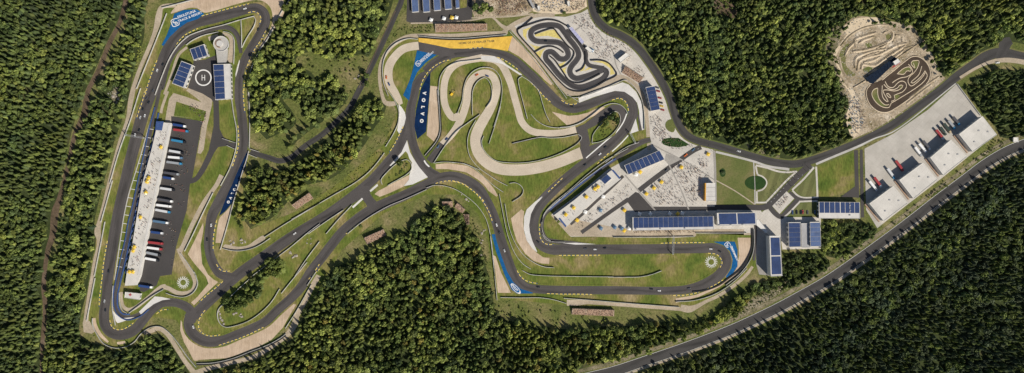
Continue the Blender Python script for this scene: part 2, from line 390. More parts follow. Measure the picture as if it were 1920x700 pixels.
def lettering(s, at_, size, deg, mat='white_paint', spacing=1.0, bold=0.0, parent=None):
    o = bpy.data.objects.new('painted_lettering', text_mesh(s, size, mat, spacing, bold)); C.objects.link(o)
    o.location = (*W(at_), nz()); o.rotation_euler = (0, 0, math.radians(deg))
    if parent is not None: o.parent = parent
    return struct(o)

def inside(poly, Q):
    """even-odd test of many points against one polygon (map units)"""
    x, y = Q[:, 0], Q[:, 1]; r = np.zeros(len(Q), bool); A = np.array(poly)[:, :2]; B = np.roll(A, -1, 0)
    for (x1, y1), (x2, y2) in zip(A, B):
        if y1 == y2: continue
        c = ((y1 > y) != (y2 > y)) & (x < (x2-x1)*(y-y1)/(y2-y1)+x1); r ^= c
    return r
def in_shape(sh, Q, grow=0.0):
    if isinstance(sh, tuple):
        _, S, wd = sh; r = np.zeros(len(Q), bool)
        lo = S.min(0)-wd.max()-grow; hi = S.max(0)+wd.max()+grow
        k = np.where(((Q > lo) & (Q < hi)).all(1))[0]
        if len(k):
            q = Q[k]; hit = np.zeros(len(k), bool)
            for i in range(len(S)): hit |= (q[:, 0]-S[i, 0])**2+(q[:, 1]-S[i, 1])**2 < (wd[i]+grow)**2
            r[k] = hit
        return r
    A = np.array(sh)[:, :2]; lo, hi = A.min(0), A.max(0); r = np.zeros(len(Q), bool)
    k = np.where(((Q > lo) & (Q < hi)).all(1))[0]
    if len(k): r[k] = inside(A, Q[k])
    return r
BBX = [0, None]
def gz(p):
    if BBX[0] != len(SURF):
        bb = []
        for sh, _ in SURF:
            if isinstance(sh, tuple): bb.append((*(sh[1].min(0)-sh[2].max()), *(sh[1].max(0)+sh[2].max())))
            else: bb.append((*sh.min(0), *sh.max(0)))
        BBX[:] = [len(SURF), np.array(bb)]
    B = BBX[1]; x, y = float(p[0]), float(p[1]); z = 0.0
    q = np.array([[x, y]])
    for i in np.where((B[:, 0] < x) & (B[:, 2] > x) & (B[:, 1] < y) & (B[:, 3] > y))[0]:
        sh, zz = SURF[i]
        if zz > z:
            if isinstance(sh, tuple): hit = (((sh[1]-q)**2).sum(1) < sh[2]**2).any()
            else: hit = inside(sh, q)[0]
            if hit: z = zz
    return z
def at3(p): return (*W(p), gz(p))
# ------------------------------------------------------------------ ground
def big(name, x0, y0, x1, y1, mat, z):
    me = bpy.data.meshes.new(name); n = 1
    me.from_pydata([(x0, y0, z), (x1, y0, z), (x1, y1, z), (x0, y1, z)], [], [(0, 1, 2, 3)]); me.materials.append(M[mat])
    o = bpy.data.objects.new(name, me); C.objects.link(o); return struct(o)
big('ground', -9000, -9000, 9000, 9000, 'rough_grass', 0.0)
FOREST = dict(
 west=X('-90,-90 238,-90 236,0 216,48 198,85 178,132 158,175 140,228 122,300 104,390 90,460 82,520 78,600 74,790 -90,790'),
 verge=X('250,-90 285,-30 272,20 270,70 254,120 246,160 240,190 229,225 213,270 198,330 186,375 177,420 180,450 172,490 162,550 150,600 152,632 190,652 218,661 245,655 268,637 292,626 306,632 326,655 350,690 385,790 88,790 92,620 96,540 104,480 116,430 124,360 146,262 176,190 205,120 236,50'),
 north=X('530,-90 535,18 516,50 500,78 482,106 470,145 468,190 478,235 500,262 522,280 545,276 560,262 575,250 600,232 640,202 655,180 668,155 690,110 712,62 732,20 742,-90'),
 middle=X('690,192 715,182 724,196 716,222 702,240 690,262 668,292 645,318 615,338 575,348 560,364 544,374 528,392 505,412 475,424 462,432 448,418 444,400 452,372 462,340 476,312 505,320 545,312 575,296 610,262 650,225'),
 centre=X('385,790 398,700 440,690 478,676 520,653 548,636 562,612 572,585 590,560 612,520 634,500 668,488 700,462 740,446 775,420 803,398 835,386 866,412 884,432 900,458 910,495 922,545 932,590 960,603 1000,610 1070,618 1130,612 1180,612 1250,604 1310,606 1345,590 1372,562 1400,545 1412,552 1360,600 1300,626 1240,650 1180,668 1080,698 1010,790'),
 northeast=X('1116,-90 1117,12 1130,38 1156,56 1184,66 1202,80 1222,110 1237,136 1256,164 1266,190 1276,214 1290,236 1303,250 1330,262 1360,272 1400,284 1450,297 1490,299 1528,292 1570,276 1594,262 1592,238 1582,200 1574,172 1560,140 1548,118 1548,84 1562,56 1580,38 1600,28 1640,28 1690,42 1716,50 1732,86 1744,118 1762,142 1790,138 1824,112 1858,90 1884,76 1905,80 2010,92 2010,-90'),
 east=X('1812,168 1836,146 1874,130 1920,136 2010,140 2010,236 1912,256 1880,258 1868,240 1846,214'),
 southeast=X('2010,256 1920,292 1890,304 1852,326 1806,358 1756,398 1706,436 1620,500 1550,548 1506,574 1454,602 1377,637 1304,668 1208,700 1130,790 2010,790'),
 copse=X('1541,416 1575,418 1612,418 1645,430 1622,458 1600,474 1572,484 1548,478 1540,450'),
 copse2=X('1470,478 1500,474 1548,482 1556,500 1530,520 1500,536 1470,540 1450,546 1404,548 1398,540 1452,526 1466,520'),
)
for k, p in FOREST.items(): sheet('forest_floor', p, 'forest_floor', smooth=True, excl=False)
# open ground inside and between the woods
CLEAR = [P('i','20,430 120,380 260,430 400,430 470,400 560,420 590,500 560,600 420,700 330,640 300,560 180,580 120,520 30,480'),
 P('d','700,60 800,80 860,180 900,250 850,300 780,330 740,420 640,420 560,380 640,330 760,280 800,220 760,140'),
 P('q','1560,-20 1640,20 1680,90 1620,160 1560,120 1500,40'), P('v','330,20 430,0 560,60 640,130 600,150 500,110 420,90 360,60')]
for p in CLEAR[:2]: sheet('meadow', p, 'rough_grass', smooth=True)
sheet('bare_soil', CLEAR[2], 'trail_dirt', smooth=True, excl=False); sheet('bare_soil', P('v','390,30 430,20 520,60 620,110 630,140 560,125 480,105 410,80'), 'scree', smooth=True, excl=False)
sheet('ballast', P('D','270,450 350,370 450,300 560,245 680,180 730,205 640,270 520,340 400,400 300,470'), 'scree', smooth=True, excl=False)
ribbon('forest_trail', X('243,-60,9 236,4,10 222,48,8 206,80,9 186,130,9 165,172,9 158,215,13 140,255,9 128,310,8 112,370,9 103,400,14 99,440,12 90,470,10 85,500,8 82,540,9 85,577,9 80,640,8 78,780,8'), 'trail_dirt')
sheet('rock_clearing', X('212,170 224,163 228,175 224,196 214,198 209,184'), 'scree', smooth=True)
# turf inside the circuits
for s in ['308,15 520,2 512,40 478,98 462,150 462,230 468,280 462,330 448,400 470,430 560,395 640,340 720,270 745,210 716,160 716,110 745,75 800,62 960,60 1060,190 1140,150 1205,190 1215,280 1150,330 1040,400 1070,446 1425,440 1420,500 1380,540 1290,578 1060,572 930,560 915,450 895,400 860,365 800,365 720,400 640,470 600,540 560,600 500,640 380,668 330,600 290,595 250,620 200,615 170,590 190,470 215,330 260,180 290,70']:
    sheet('turf', X(s), 'turf', excl=False)
sheet('turf', X('176,480 186,415 204,345 230,240 262,150 300,20 316,30 290,140 240,340 216,470 196,600 216,640 260,632 246,648 214,652 180,634 164,604'), 'turf', excl=False)
# lawns of the forecourt
sheet('lawn', X('1342,286 1413,304 1480,318 1524,312 1600,280 1604,350 1560,374 1535,374 1534,404 1470,408 1455,395 1343,392'), 'lawn')
sheet('turf', P('x','205,125 470,25 470,270 380,345 210,345'), 'turf')
sheet('lawn', X('1590,360 1624,395 1645,428 1600,420 1540,412 1540,374'), 'rough_grass', excl=False)
for s in ['505,205 620,245 720,255 530,460 475,460 475,385 540,330 520,280 470,255 470,205', '888,235 895,420 800,420 745,380', '770,478 880,470 880,550 680,560']:
    sheet('mown_lawn', P('v', s), 'mown')
# ------------------------------------------------------------------ paved plazas and yards
sheet('plaza', X('962,50 985,38 1020,30 1060,32 1090,24 1108,14 1112,32 1126,50 1150,64 1180,82 1200,100 1220,132 1238,160 1252,196 1264,226 1278,248 1300,264 1337,280 1342,300 1343,392 1425,392 1432,405 1420,440 1290,437 1150,444 1070,444 1034,402 1090,360 1140,318 1180,296 1214,276 1216,230 1210,192 1190,160 1156,140 1130,120 1060,100'), 'plaza')
sheet('plaza', P('w','265,150 300,152 338,126 352,124 448,192 456,184 735,185 735,415 455,420 442,330 360,330 288,214 262,200'), 'plaza')
sheet('side_court', P('w','262,240 290,240 362,322 372,612 285,602 262,520'), 'grey_paving')
sheet('tan_walk', P('c','620,228 632,150 650,60 682,18 770,45 885,86 850,55 775,0 800,-25 950,45 965,75 960,115 925,265 902,430 880,462 856,456 893,228 912,212 680,186 666,236'), 'gravel_path')
sheet('turf', P('c','702,80 800,112 920,152 905,212 684,184'), 'turf')
sheet('grandstand_terrace', X('1032,403 1068,443 1150,445 1270,446 1305,443 1305,437 1420,437 1420,441 1395,441 1395,430 1160,428'), 'gravel_path')
sheet('cargo_yard', X('1621,279 1675,251 1740,206 1793,158 1842,220 1866,253 1824,287 1770,331 1713,375 1660,416 1645,428 1624,394'), 'yard')
sheet('paddock', P('c','680,190 900,225 885,250 820,630 890,680 815,690 800,690 e:')[:6] if False else X('321,218 381,228 377,240 361,332 356,347 350,395 340,428 330,464 322,515 300,518 294,535 270,548 262,546 262,517 271,474 299,340 321,231'), 'asphalt_lot')
sheet('helipad_apron', X('363,114 384,112 404,104 407,118 404,175 409,190 403,196 396,186 380,176 352,165 360,140'), 'asphalt_lot')
sheet('parking_lot', X('765,-60 762,40 772,44 830,42 886,38 885,-60'), 'asphalt_lot')
sheet('grass_plot', X('863,-60 863,16 875,14 877,-60'), 'turf')
sheet('top_field', X('884,-40 885,20 890,34 930,32 985,28 1000,20 980,-40'), 'clay')
sheet('top_field', X('985,-40 1000,22 1030,28 1080,24 1106,10 1100,-40'), 'sand')
# ------------------------------------------------------------------ gravel
sheet('gravel_trap', X('320,26 327,24 345,18 357,15 369,15.5 383,24 400,21 440,9 463,3 480,0 496,4 507,15 511,30 510,45 502,62 489,82 484,92 490,90 503,70 523,42 533,22 526,-10 500,-20 380,-20 345,3 330,12'), 'gravel', smooth=True)
ribbon('gravel_path', X('330,10,8 303,14,8 298,30,12 295,45,11 290,62,8 280,88,7 262,130,7 252,160,8 246,185,10 240,221,7 224.6,268,7 212,314,7 204,347,7 194,388,7 187,415,8 183,435,12 186,453,8 178,489,7 174,517,8 171,533,8 165,571,8 161.6,597,9 162,612,11 172,622,8'), 'gravel_path')
sheet('gravel_path', X('155,605 168,602 178,622 172,626 157,623'), 'gravel_path')
ribbon('gravel_path', X('331,8,5 380,-4,5 420,-14,5'), 'gravel_path')
sheet('gravel_trap', X('381,418 370,441 352,477 365,495 386,519 391,532 370,557 351,574 356,580 409,529 400,524 390,515 379,495 376,460 382,430'), 'gravel')
sheet('gravel_trap', P('f','335,160 325,210 285,330 262,450 210,450 222,350 235,280 248,258 300,205'), 'gravel')
sheet('gravel_path', P('f','560,395 575,415 505,470 440,500 390,507 330,500 265,482 272,463 380,478 450,465 500,430'), 'gravel_path', smooth=True)
ribbon('gravel_path', X('416,329,10 406,347,8 383,379,8 358,427,8 343,462,9 337,472,9'), 'gravel_path')
ribbon('gravel_path', X('335,466,9 338,476,7 350,498,7 362,518,7 366,532,8 361,545,8 348,550,7 332,549,8 316,541,8 306,538,8'), 'gravel_path')
ribbon('gravel_path', X('311,536,6 304,538,8 273.5,562,7 252,578,7 240,581,7 231,574,6 228,560,5 228,548,5'), 'gravel_path')
ribbon('gravel_path', P('b','160,285,8 230,262,8'), 'gravel_path')
ribbon('gravel_path', P('O','270,30,5 370,60,6 430,120,8 450,220,9 430,400,9 410,575,10'), 'gravel_path')
ribbon('gravel_path', P('a','780,345,5 720,400,5 670,540,5 615,690,5'), 'gravel_path')
ribbon('gravel_path', P('c','640,5,5 600,120,5 590,165,5'), 'gravel_path')
sheet('gravel_trap', P('h','50,605 300,590 500,520 620,455 700,370 797,200 778,196 640,310 540,370 400,440 230,510 130,525 50,490 0,430')[:11]+X('344,622 339,602 338,618 345,640'), 'gravel')
sheet('gravel_trap', X('339,600 338,620 345,642 365,677 372,676 368,655 358,640 350,625 344,610'), 'gravel', smooth=False)
ribbon('gravel_trap', P('g','104,298,5 112,350,6 150,420,6 205,474,4'), 'gravel')
ribbon('gravel_trap', P('g','270,482,5 330,475,5'), 'gravel')
ribbon('gravel_path', X('270,625,6 283,621,8 297,616,8 312,625,8 330,651,8 345,675,8 362,697,10 376,715,10'), 'gravel_path')
ribbon('gravel_path', X('366,700,10 385,693,9 427,682,8 478.6,668,8 514.6,646,9 543,623,10 553,606,12 556,594,10 570,570,8 582,545,8 592,524,12 596,516,12'), 'gravel_path')
sheet('gravel_trap', P('n','592,405 620,382 850,262 855,310 800,352 700,398 630,425'), 'gravel')
sheet('gravel_trap', X('807,161 822,163 823,250 814,266 800,254'), 'gravel')
ribbon('gravel_trap', X('817,313,9 840,312,11 860,315,12 876,318,12 896,331,12 914,349,12 925,360,8 932,368,3'), 'gravel')
sheet('gravel_trap', P('o','690,205 710,220 703,300 712,380 740,450 800,520 850,555 895,560 893,603 840,600 780,580 720,530 660,440 630,350 615,270'), 'gravel')
sheet('gravel_trap', P('p','97,150 115,160 150,270 225,425 130,425'), 'gravel')
sheet('gravel_trap', P('l','430,33 600,200 725,375 712,390 640,330 560,250 480,180 400,135'), 'gravel')
sheet('gravel_trap', P('r','-60,310 0,325 60,340 130,335 200,318 300,272 330,280 250,340 150,385 50,408'), 'gravel')
sheet('gravel_trap', X('1383,446 1407,446 1408,470 1401,494 1386,512 1350,538 1310,557 1267,568 1267,560 1305,553 1343,538 1368,522 1380,505 1386,479'), 'gravel')
sheet('gravel_path', P('E','50,165 160,165 380,185 880,222 880,246 400,210 200,196 120,208 50,208'), 'gravel_path')
ribbon('gravel_path', X('1276,577,12 1292,580,13 1304,576,9 1325,565,6 1345,556,6 1381,532,6 1400,515,6 1411,500,5'), 'gravel_path')
ribbon('gravel_path', X('952,61,6 900,64,7 850,67,7 790,67,7 766,69,8 740,82,8 722,103,7 713,125,6 712,150,6 716,176,6 722,192,8 730,195,9 742,194,8'), 'gravel_path')
ribbon('gravel_path', X('942,63,8 960,48,8 985,36,8 1010,29,7 1040,29,7'), 'gravel_path')
ribbon('gravel_path', X('884,34,2 920,33,2 960,31,2.5 1000,26,3'), 'gravel_path')
ribbon('gravel_path', X('921,31,3 930,38,4 940,48,6 950,54,8'), 'gravel_path')
ribbon('gravel_path', X('770,44,2.5 830,42.5,2.5 886,38,2.5 921,31,2.5'), 'gravel_path')
sheet('gravel_path', P('q','0,190 55,190 95,235 220,385 400,600 450,650 520,668 620,650 720,600 800,545 840,555 820,605 700,648 560,695 440,700 340,590 150,350 20,215'), 'gravel_path')
ribbon('gravel_path', P('r','430,50,8 480,70,9 540,110,9 590,170,8 620,260,8 632,350,7 640,450,7 650,590,7'), 'gravel_path')
# ------------------------------------------------------------------ clay bowl with the dirt tracks
sheet('clay_ground', X('1578,55 1600,33 1640,33 1680,42 1708,48 1728,72 1746,98 1756,122 1772,146 1794,137 1765,168 1715,207 1665,240 1622,262 1598,262 1592,240 1594,210 1590,190 1575,160 1562,110 1568,85'), 'clay', smooth=True)
sheet('scree_slope', X('1552,60 1576,50 1572,85 1564,115 1578,160 1592,190 1592,240 1580,236 1584,200 1570,165 1558,135 1550,100'), 'scree', smooth=True, excl=False)
sheet('sand_patch', P('y','160,120 200,90 250,58 330,50 400,50 450,72 520,84 440,98 370,110 290,140 230,175 185,172 165,145'), 'sand')
ribbon('sand_road', P('y','230,140,9 190,190,6 140,255,5 100,320,6 100,370,5 130,430,5 150,500,6 190,555,7 230,610,9 225,700,11 200,790,12 230,890,12'), 'sand')
sheet('sand_patch', P('z','140,210 185,200 190,290 210,400 190,470 150,500 120,400 110,340 130,290'), 'sand', smooth=True)
for s in ['300,430 380,400 360,440 310,450', '470,180 500,165 515,180 505,215 485,225', '320,240 350,235 370,255 350,275 325,265', '150,280 200,240 190,300 180,400 250,470 200,480 150,420 130,340']:
    sheet('grass_patch', P('y', s), 'lawn', smooth=True)
RID = ['250,270 245,215 300,190 400,160', '270,240 310,215 380,190', '230,300 350,280 460,240 510,210 518,170 500,145 450,165', '245,420 250,350 300,320 400,290 470,280',
 '260,440 275,370 340,340 420,320 500,280 560,250 620,240', '290,430 300,395 390,400 450,360 540,300 610,255', '340,470 430,420 520,350 600,290', '400,280 440,265 480,240', '300,345 360,325 420,300', '310,380 370,365 430,335',
 '330,330 380,310', '170,330 200,270 260,220', '540,180 580,190 590,230', '520,230 560,260']
def ridge(pts, wd=1.6, h=1.3, mat='clay'):
    S = catmull(pts, False, 3.0); o = strip_mesh(S, 0.5, 0, h, 'dirt_berm', [M[mat]])
    me = o.data
    for i, v in enumerate(me.vertices):
        if i % 4 in (0, 3):
            j = i//4*4; a = me.vertices[j].co.xy; b_ = me.vertices[j+3].co.xy
            if i % 4 == 3: continue
            c = (a+b_)/2; dd = (a-b_).normalized()*wd; me.vertices[j].co.xy = c+dd; me.vertices[j+3].co.xy = c-dd
    return struct(o)
for s in RID:
    ridge(P('y', s)); S_ = catmull(P('y', s), False, 5.0)[:, :2]
    if len(S_) > 4:
        T_ = np.gradient(S_, axis=0); T_ /= np.linalg.norm(T_, axis=1)[:, None]; N_ = np.stack([-T_[:, 1], T_[:, 0]], 1)
        for o_, k_ in ((1.9, 'sand'), (-1.9, 'clay')): ridge([tuple(q) for q in S_[1:-1]+N_[1:-1]*o_], .7, .7, k_)
for s in ['95,330 120,440 200,560', '140,260 200,190 300,130 430,105 540,110', '130,340 150,430 210,520', '560,150 620,180 650,230', '600,280 680,260 740,290', '640,640 740,560 860,480', '620,680 720,600 800,540']: ridge(P('y', s), 1.6, .8)
# winding dirt kart course
sheet('dirt_course', P('K','600,75 660,82 735,140 787,240 770,330 700,410 450,600 350,652 250,645 160,575 120,480 128,410 170,370 270,330 430,220 540,110'), 'brown_dirt', smooth=True)
for s in ['245,405 200,425 190,470 220,540 300,590 350,585 300,570 265,520 250,460', '590,140 640,130 655,150 640,200 620,215', '450,250 520,205 580,200 575,240 530,235 520,265 450,262', '465,400 480,375 500,385 490,415 465,410', '415,480 470,480 430,520']:
    sheet('grass_patch', P('K', s), 'lawn', smooth=True)
DL = ['170,375 135,420 135,500 170,575 250,640 340,650 440,600 700,402 765,320 775,230 735,145 660,90 590,90 530,130 290,325', '245,405 205,420 185,465 220,540 290,595 360,600 380,560 430,530 700,350 745,280 720,230',
 '245,405 245,470 265,525 320,575 370,570', '290,380 290,480 310,520 350,545 300,430 350,425 420,435 480,410 500,380 470,375 450,400 410,420 350,410 300,360', '320,340 350,390 400,400 440,360 480,335 520,345 535,390 500,440 430,470 410,480 420,520 380,540',
 '555,165 590,210 595,250 540,290 470,305 400,345 385,360', '440,260 510,265 540,230 580,235 570,195 520,200 440,260', '600,130 660,130 650,190 620,240 560,300 550,340 580,385 640,350 700,290 730,240', '600,130 580,155 620,205 600,140', '690,185 660,270 580,350 600,355 690,280 720,235', '330,465 350,460 380,505 355,495 330,465']
for s in DL:
    S = catmull(P('K', s), False, 2.0); ridge([tuple(p) for p in S[::2]] if len(S) > 6 else [tuple(p) for p in S], 0.55, 0.45, 'sand')
for s in ['150,300 700,-70 760,-110', '120,330 40,380 0,400']: ridge([(1600+float(a.split(',')[0])/5.39, 90+float(a.split(',')[1])/5.39) for a in s.split()], 1.2, 1.2)
# ------------------------------------------------------------------ public roads
ROADP = X('1108,-60,14 1109,0,14 1113,22,14 1122,40,14 1140,56,14 1161,65,14 1183,78,14 1200,94,14 1214,112,14 1228,132,14 1243,157,14 1256,184,14 1264,210,14 1273,234,14 1286,252,14 1305,263,13 1338.6,272,13 1370,281,13 1403,291,13 1454,305,14 1493,307.6,14 1524,300,14 1550,291,14 1611,266.5,14 1663,241,15 1714,206,15 1766,167,15 1791,146,16 1825,122,17 1850,106,19 1875,99,18 1920,107,16 1990,118,16')
ribbon('road_verge', [(p[0], p[1], p[2]+5) for p in ROADP], 'lawn')
ribbon('road', ROADP, 'road_asphalt')
ribbon('road', X('1872,112,16 1880,96,18 1886,82,22 1896,76,14'), 'road_asphalt')
ribbon('verge_path', X('1250,208,3 1262,228,3 1276,248,3 1300,262,3')[:0] or X('1800,146,5 1830,128,5 1860,116,7 1890,113,9 1925,118,9 1990,132,9'), 'gravel_path')
ribbon('footpath', X('1342,285,4 1375,293,4 1413,303,4 1440,312,4 1480,318,5'), 'concrete')
ribbon('footpath', X('1530,308,4 1556,297,4 1611,274,4 1640,260,2.5 1675,247,2 1793,156,2'), 'concrete')
ribbon('road', X('1010,738,20 1090,712,20 1150,697,20 1204,679,19 1300,646,19 1377,616,19 1454,580,19 1506,552,19 1550,527,19 1620,479,19 1703,418,19 1754,378,19 1806,339,19 1850,306,19 1888,284,19 1925,269,19 2000,244,19'), 'road_asphalt', lines=[1, -1])
def offset(pts, d, wd):
    S, T, N = samples(pts, 1.0); return [(*q, wd) for q in (S[:, :2]+N*d)[::6]]
HW = X('1010,738 1090,712 1150,697 1204,679 1300,646 1377,616 1454,580 1506,552 1550,527 1620,479 1703,418 1754,378 1806,339 1850,306 1888,284 1925,269 2000,244')
sgn = 1 if (offset(HW, 10, 1)[5][1] > HW[2][1]) else -1
ribbon('road_shoulder', offset(HW, 12*(1 if offset(HW, 12, 1)[20][1] > 500 or True else -1), 3.6), 'gravel_path')
ribbon('verge', offset(HW, -16, 7), 'scree', excl=False)
ribbon('road', X('756,-60,10 753,0,10 740,31,10 725,64,10.5 704,108,10.5 689,139,10.5 672,172,10.5 655,203,10 635,224,10 605,252,10 575,272,10 560,284,10 545,296,10 525,302,10 504,296,10 478.6,288,9 470,284,9'), 'road_asphalt')
ribbon('road_verge', P('i','745,80,1.5 660,250,1.5 560,470,1.5 480,640,1.5'), 'trail_dirt', excl=False)
# internal roads and forecourt
sheet('works_yard', P('M','900,-60 1010,-60 1150,160 1110,180 1060,150'), 'grey_paving')

ribbon('service_road', X('404,170,10 405,190,10 406,230,11 405,262,12 394,290,11 378,322,10 366,337,9 350,340,12'), 'asphalt_lot')
ribbon('service_road', X('404,262,14 418,268,8 442,274,11'), 'asphalt_lot')
sheet('service_road', X('401,235 411,240 419,257 430,264 424,274 409,276 398,292 392,280'), 'asphalt_lot', smooth=False)
ribbon('forecourt_road', X('1340,389,9 1400,389,10 1436,388,11 1452,376,12 1480,347,12 1506,321,12 1520,309,12'), 'asphalt_lot')
ribbon('forecourt_road', P('v','700,392,6 735,420,7 770,440,7 820,443,6 915,440,5'), 'asphalt_lot')
ribbon('forecourt_road', P('v','765,440,8 700,510,8 640,570,9 600,550,9 560,505,9'), 'asphalt_lot')
ribbon('service_road', X('1605,282,7 1606,330,7 1607,352,7'), 'asphalt_lot')
ribbon('service_road', X('1615,281,5 1616,350,6 1617,408,6'), 'asphalt_lot')
sheet('service_road', P('x','375,347 478,272 506,272 510,354'), 'asphalt_lot')
sheet('forecourt_paving', P('v','575,492 680,385 735,437 628,550'), 'plaza')
for s in ['455,195,3.5 540,215,3.5 620,240,3.5 700,246,3.1 745,240,3', '455,200,3.1 462,240,3.1 468,262,3.1', '468,265,2.7 500,275,2.7 528,300,2.7 535,325,2.7 525,352,2.7 500,375,2.7 468,383,2.7', '462,385,3.1 464,462,3.1', '455,467,3.1 500,467,3.1 535,466,3.1', '530,465,3.1 600,390,3.1 680,305,3.1 755,238,3.1', '895,205,3.5 900,300,3.5 905,435,3.5', '880,210,3.5 800,300,3.5 720,375,3.5', '722,378,3.1 760,415,3.1 800,430,2.7 905,428,3.1', '905,455,3.1 770,460,3.1', '775,462,3.1 700,540,3.1 660,575,2.7']:
    ribbon('footpath', P('v', s), 'plaza', step=4)
ribbon('footpath', P('v','440,175,2 446,300,2 450,480,2'), 'concrete')
ribbon('footpath', P('v','165,305,2 300,380,2 448,480,2'), 'gravel_path')
ribbon('footpath', P('v','152,90,4 158,200,4 160,300,4 165,460,3'), 'grey_paving')
# kart and plaza details
ribbon('plaza_road', P('t','640,62,9 590,85,9 480,160,9 390,225,9 250,330,9 180,385,9'), 'asphalt_lot')
ribbon('plaza_road', P('s','695,365,8 600,430,7 480,515,7 350,608,7'), 'asphalt_lot')
ribbon('plaza_road', P('s','655,195,6 580,270,5 470,370,5 340,490,5 270,548,5'), 'asphalt_lot')
sheet('plaza_road', P('s','675,370 745,312 770,320 885,450 740,458'), 'asphalt_lot')
sheet('plaza_road', P('t','290,497 750,497 755,525 310,527'), 'asphalt_lot')
sheet('grey_court', P('N','0,0 1,0 1,1')[:0] or P('t','385,110 500,150 410,195 375,160'), 'grey_paving')
for s in ['88,270,2.5 200,400,2.5 310,530,2.5', '260,30,2 380,95,2 490,150,2 735,300,2', '385,150,2.5 430,240,2.5 500,390,2.5 550,520,2.5']:
    ribbon('paving_band', P('t', s), 'grey_paving')
for s in ['585,160,2 700,280,2 770,370,2 800,480,2 830,540,2', '585,160,2 490,230,2']:
    ribbon('paving_band', P('q', s), 'grey_paving')
ribbon('green_bed', P('r','768,400,1 780,375,7 800,365,12 815,372,12')[:0] or P('r','775,385,1')[:0] or X('1252,225,0.5 1252,226,0.5'), 'hedge')
sheet('green_bed', P('r','812,365 780,378 767,405 775,435 800,455 825,460 838,440 830,400'), 'lawn', smooth=True)
sheet('green_bed', P('r','740,530 752,508 800,500 865,502 940,548 920,560 860,570 790,562 755,550'), 'hedge', smooth=False)
sheet('green_bed', [(1416.5+ 20*math.cos(a), 343+13*math.sin(a)) for a in np.linspace(0, 2*math.pi, 40)[:-1]], 'hedge')
ribbon('footpath', P('v','446,275,1.6 450,375,1.6'), 'grey_paving')
sheet('green_bed', [(1355+5.5*math.cos(a), 324+8*math.sin(a)) for a in np.linspace(0, 2*math.pi, 24)[:-1]], 'hedge')
# ------------------------------------------------------------------ race tracks
# kart track
sheet('kart_infield', P('q','80,215 150,185 290,145 370,155 430,185 560,320 600,370 598,440 700,438 765,470 800,540 720,600 620,650 520,665 440,645 400,610 210,390 85,240'), 'plaza')
for s in ['118,218 195,192 150,225 142,262 150,300 120,262', '160,315 200,350 215,380 270,345 200,335', '235,245 300,222 345,218 405,290 300,262 210,268 205,255', '210,385 285,350 262,380 245,425 225,400', '370,470 400,462 440,440 400,490', '400,505 440,488 425,515 440,545 410,520',
          '530,525 565,490 575,440 570,500 560,515', '560,520 600,490 660,485 620,502', '620,448 700,446 755,470 790,540 755,548 755,500 700,462']:
    sheet('painted_infield', P('q', s), 'pale_yellow')
KT = P('q','240,193 330,183 385,195 420,235 455,285 492,330 518,372 524,410 505,445 475,480 460,515 470,550 505,572 560,562 660,528 712,510 728,530 705,570 620,612 545,636 490,630 440,600 380,545 320,470 285,425 290,388 325,378 355,400 385,428 425,430 448,405 436,360 385,315 290,305 210,298 178,268 182,225')
ribbon('kart_track', KT, 'kart_asphalt', 10.5, closed=True, track=True)
ribbon('kart_track', P('q','430,225,9 480,250,10 540,320,10 575,390,9 578,440,8 600,475,8 660,490,8 710,500,9'), 'kart_asphalt')
# circuit asphalt
TL = []
def trk(s, mat='asphalt', t='X', name='race_track'): TL.append((name, P(t, s), mat))
def lay_tracks():
    for n_, p_, m_ in TL: ribbon('track_verge', [(q[0], q[1], q[2]+(5.5 if n_ == 'race_track' else 2.5)) for q in p_], 'turf', excl=False)
    for n_, p_, m_ in TL: ribbon(n_, p_, m_, track=True)
trk('295,150,8 302,166,9 312,132,9 320,110,9 335,89,9 355,72,9 388,58,9 419,51,9 436,56,9 446,69,9 450,87,8 452,100,6', name='paddock_lane')
trk('300,160,8 296,185,7 289,215,7 281,255,6 272,300,6 262.4,345,6 251.6,391,6 238.7,450.6,6 227,504.6,6 217,541,6 215,560,7 217,577,8 224.6,590,8 240,596,8 258,591,8 274,582,8 290,572,8', name='pit_lane')
trk('1220,262,8 1205,266,10 1190,274,10 1150,301,7 1120,322,6 1075,356,6 1040,387,6 1022,402,7 1016,416,8 1016,432,8 1024,448,8 1042,453,8 1075,456,7 1100,458,4', name='pit_lane')
trk('363,593,20 378,578,20 401,556,20 447,515,20 498,479,20 530,456,20 560,436,19 600,412,19 627,394,19 666,365,19 698,338,19 722,311,18 745,282,18 757,255,18 764,232,18')
trk('800,141,17 790,146,16 781,160,16 776,180,16 771,200,17 769,225,19 771,255,17 778,280,16 789,302,18 804,323,20 822,334,20')
trk('363,585,18 354,600,18 356,616,20 366,630,20 386,640,20 415,639,18 446,627,17 475,615,17 498,603,17 521,581,17 545,560,17 565,538,18 584,508,18 605,481,18 622,459,18 639,438,18 662,417,18 690,398,20 720,383,20 760,366,19 800,346,18 825,334,18 850,331,18 876,339,18 898,354,18 911,374,17 923,398,17 931,420,17 938,444,17 948,475,18 960,508,18 972,527,17 988,539,16 1010,542.5,16 1060,544,15.5 1150,544.5,15.5 1260,545,15 1294,541.5,16.5 1327,530,19 1352,512,19.5 1362,490,19.5 1355,473,19 1338,465.5,18.5 1315,466,18 1150,467.8,18.5 1060,468,19 1035,467.5,20 1018,461,20 1005,448,20 1000,430,19 1002,405,20 1013,383,20 1033,361,20 1055,341,19 1083,318,19 1112,296,20 1140,275,20 1162,253,20 1178,234,19 1187,214,18 1184,194,18 1170,180,16 1153,179,15.5 1127,187,16 1101,197,17 1078,203.5,17 1060,201,17 1043,190,19 1020,167,19 1000,146,18 984,131,17 968,116,16 950,106,15.5 930,101,15.5 905,98,15.5 880,99,15.5 850,101,16 832,109,16 812,121,17 798,135,17')
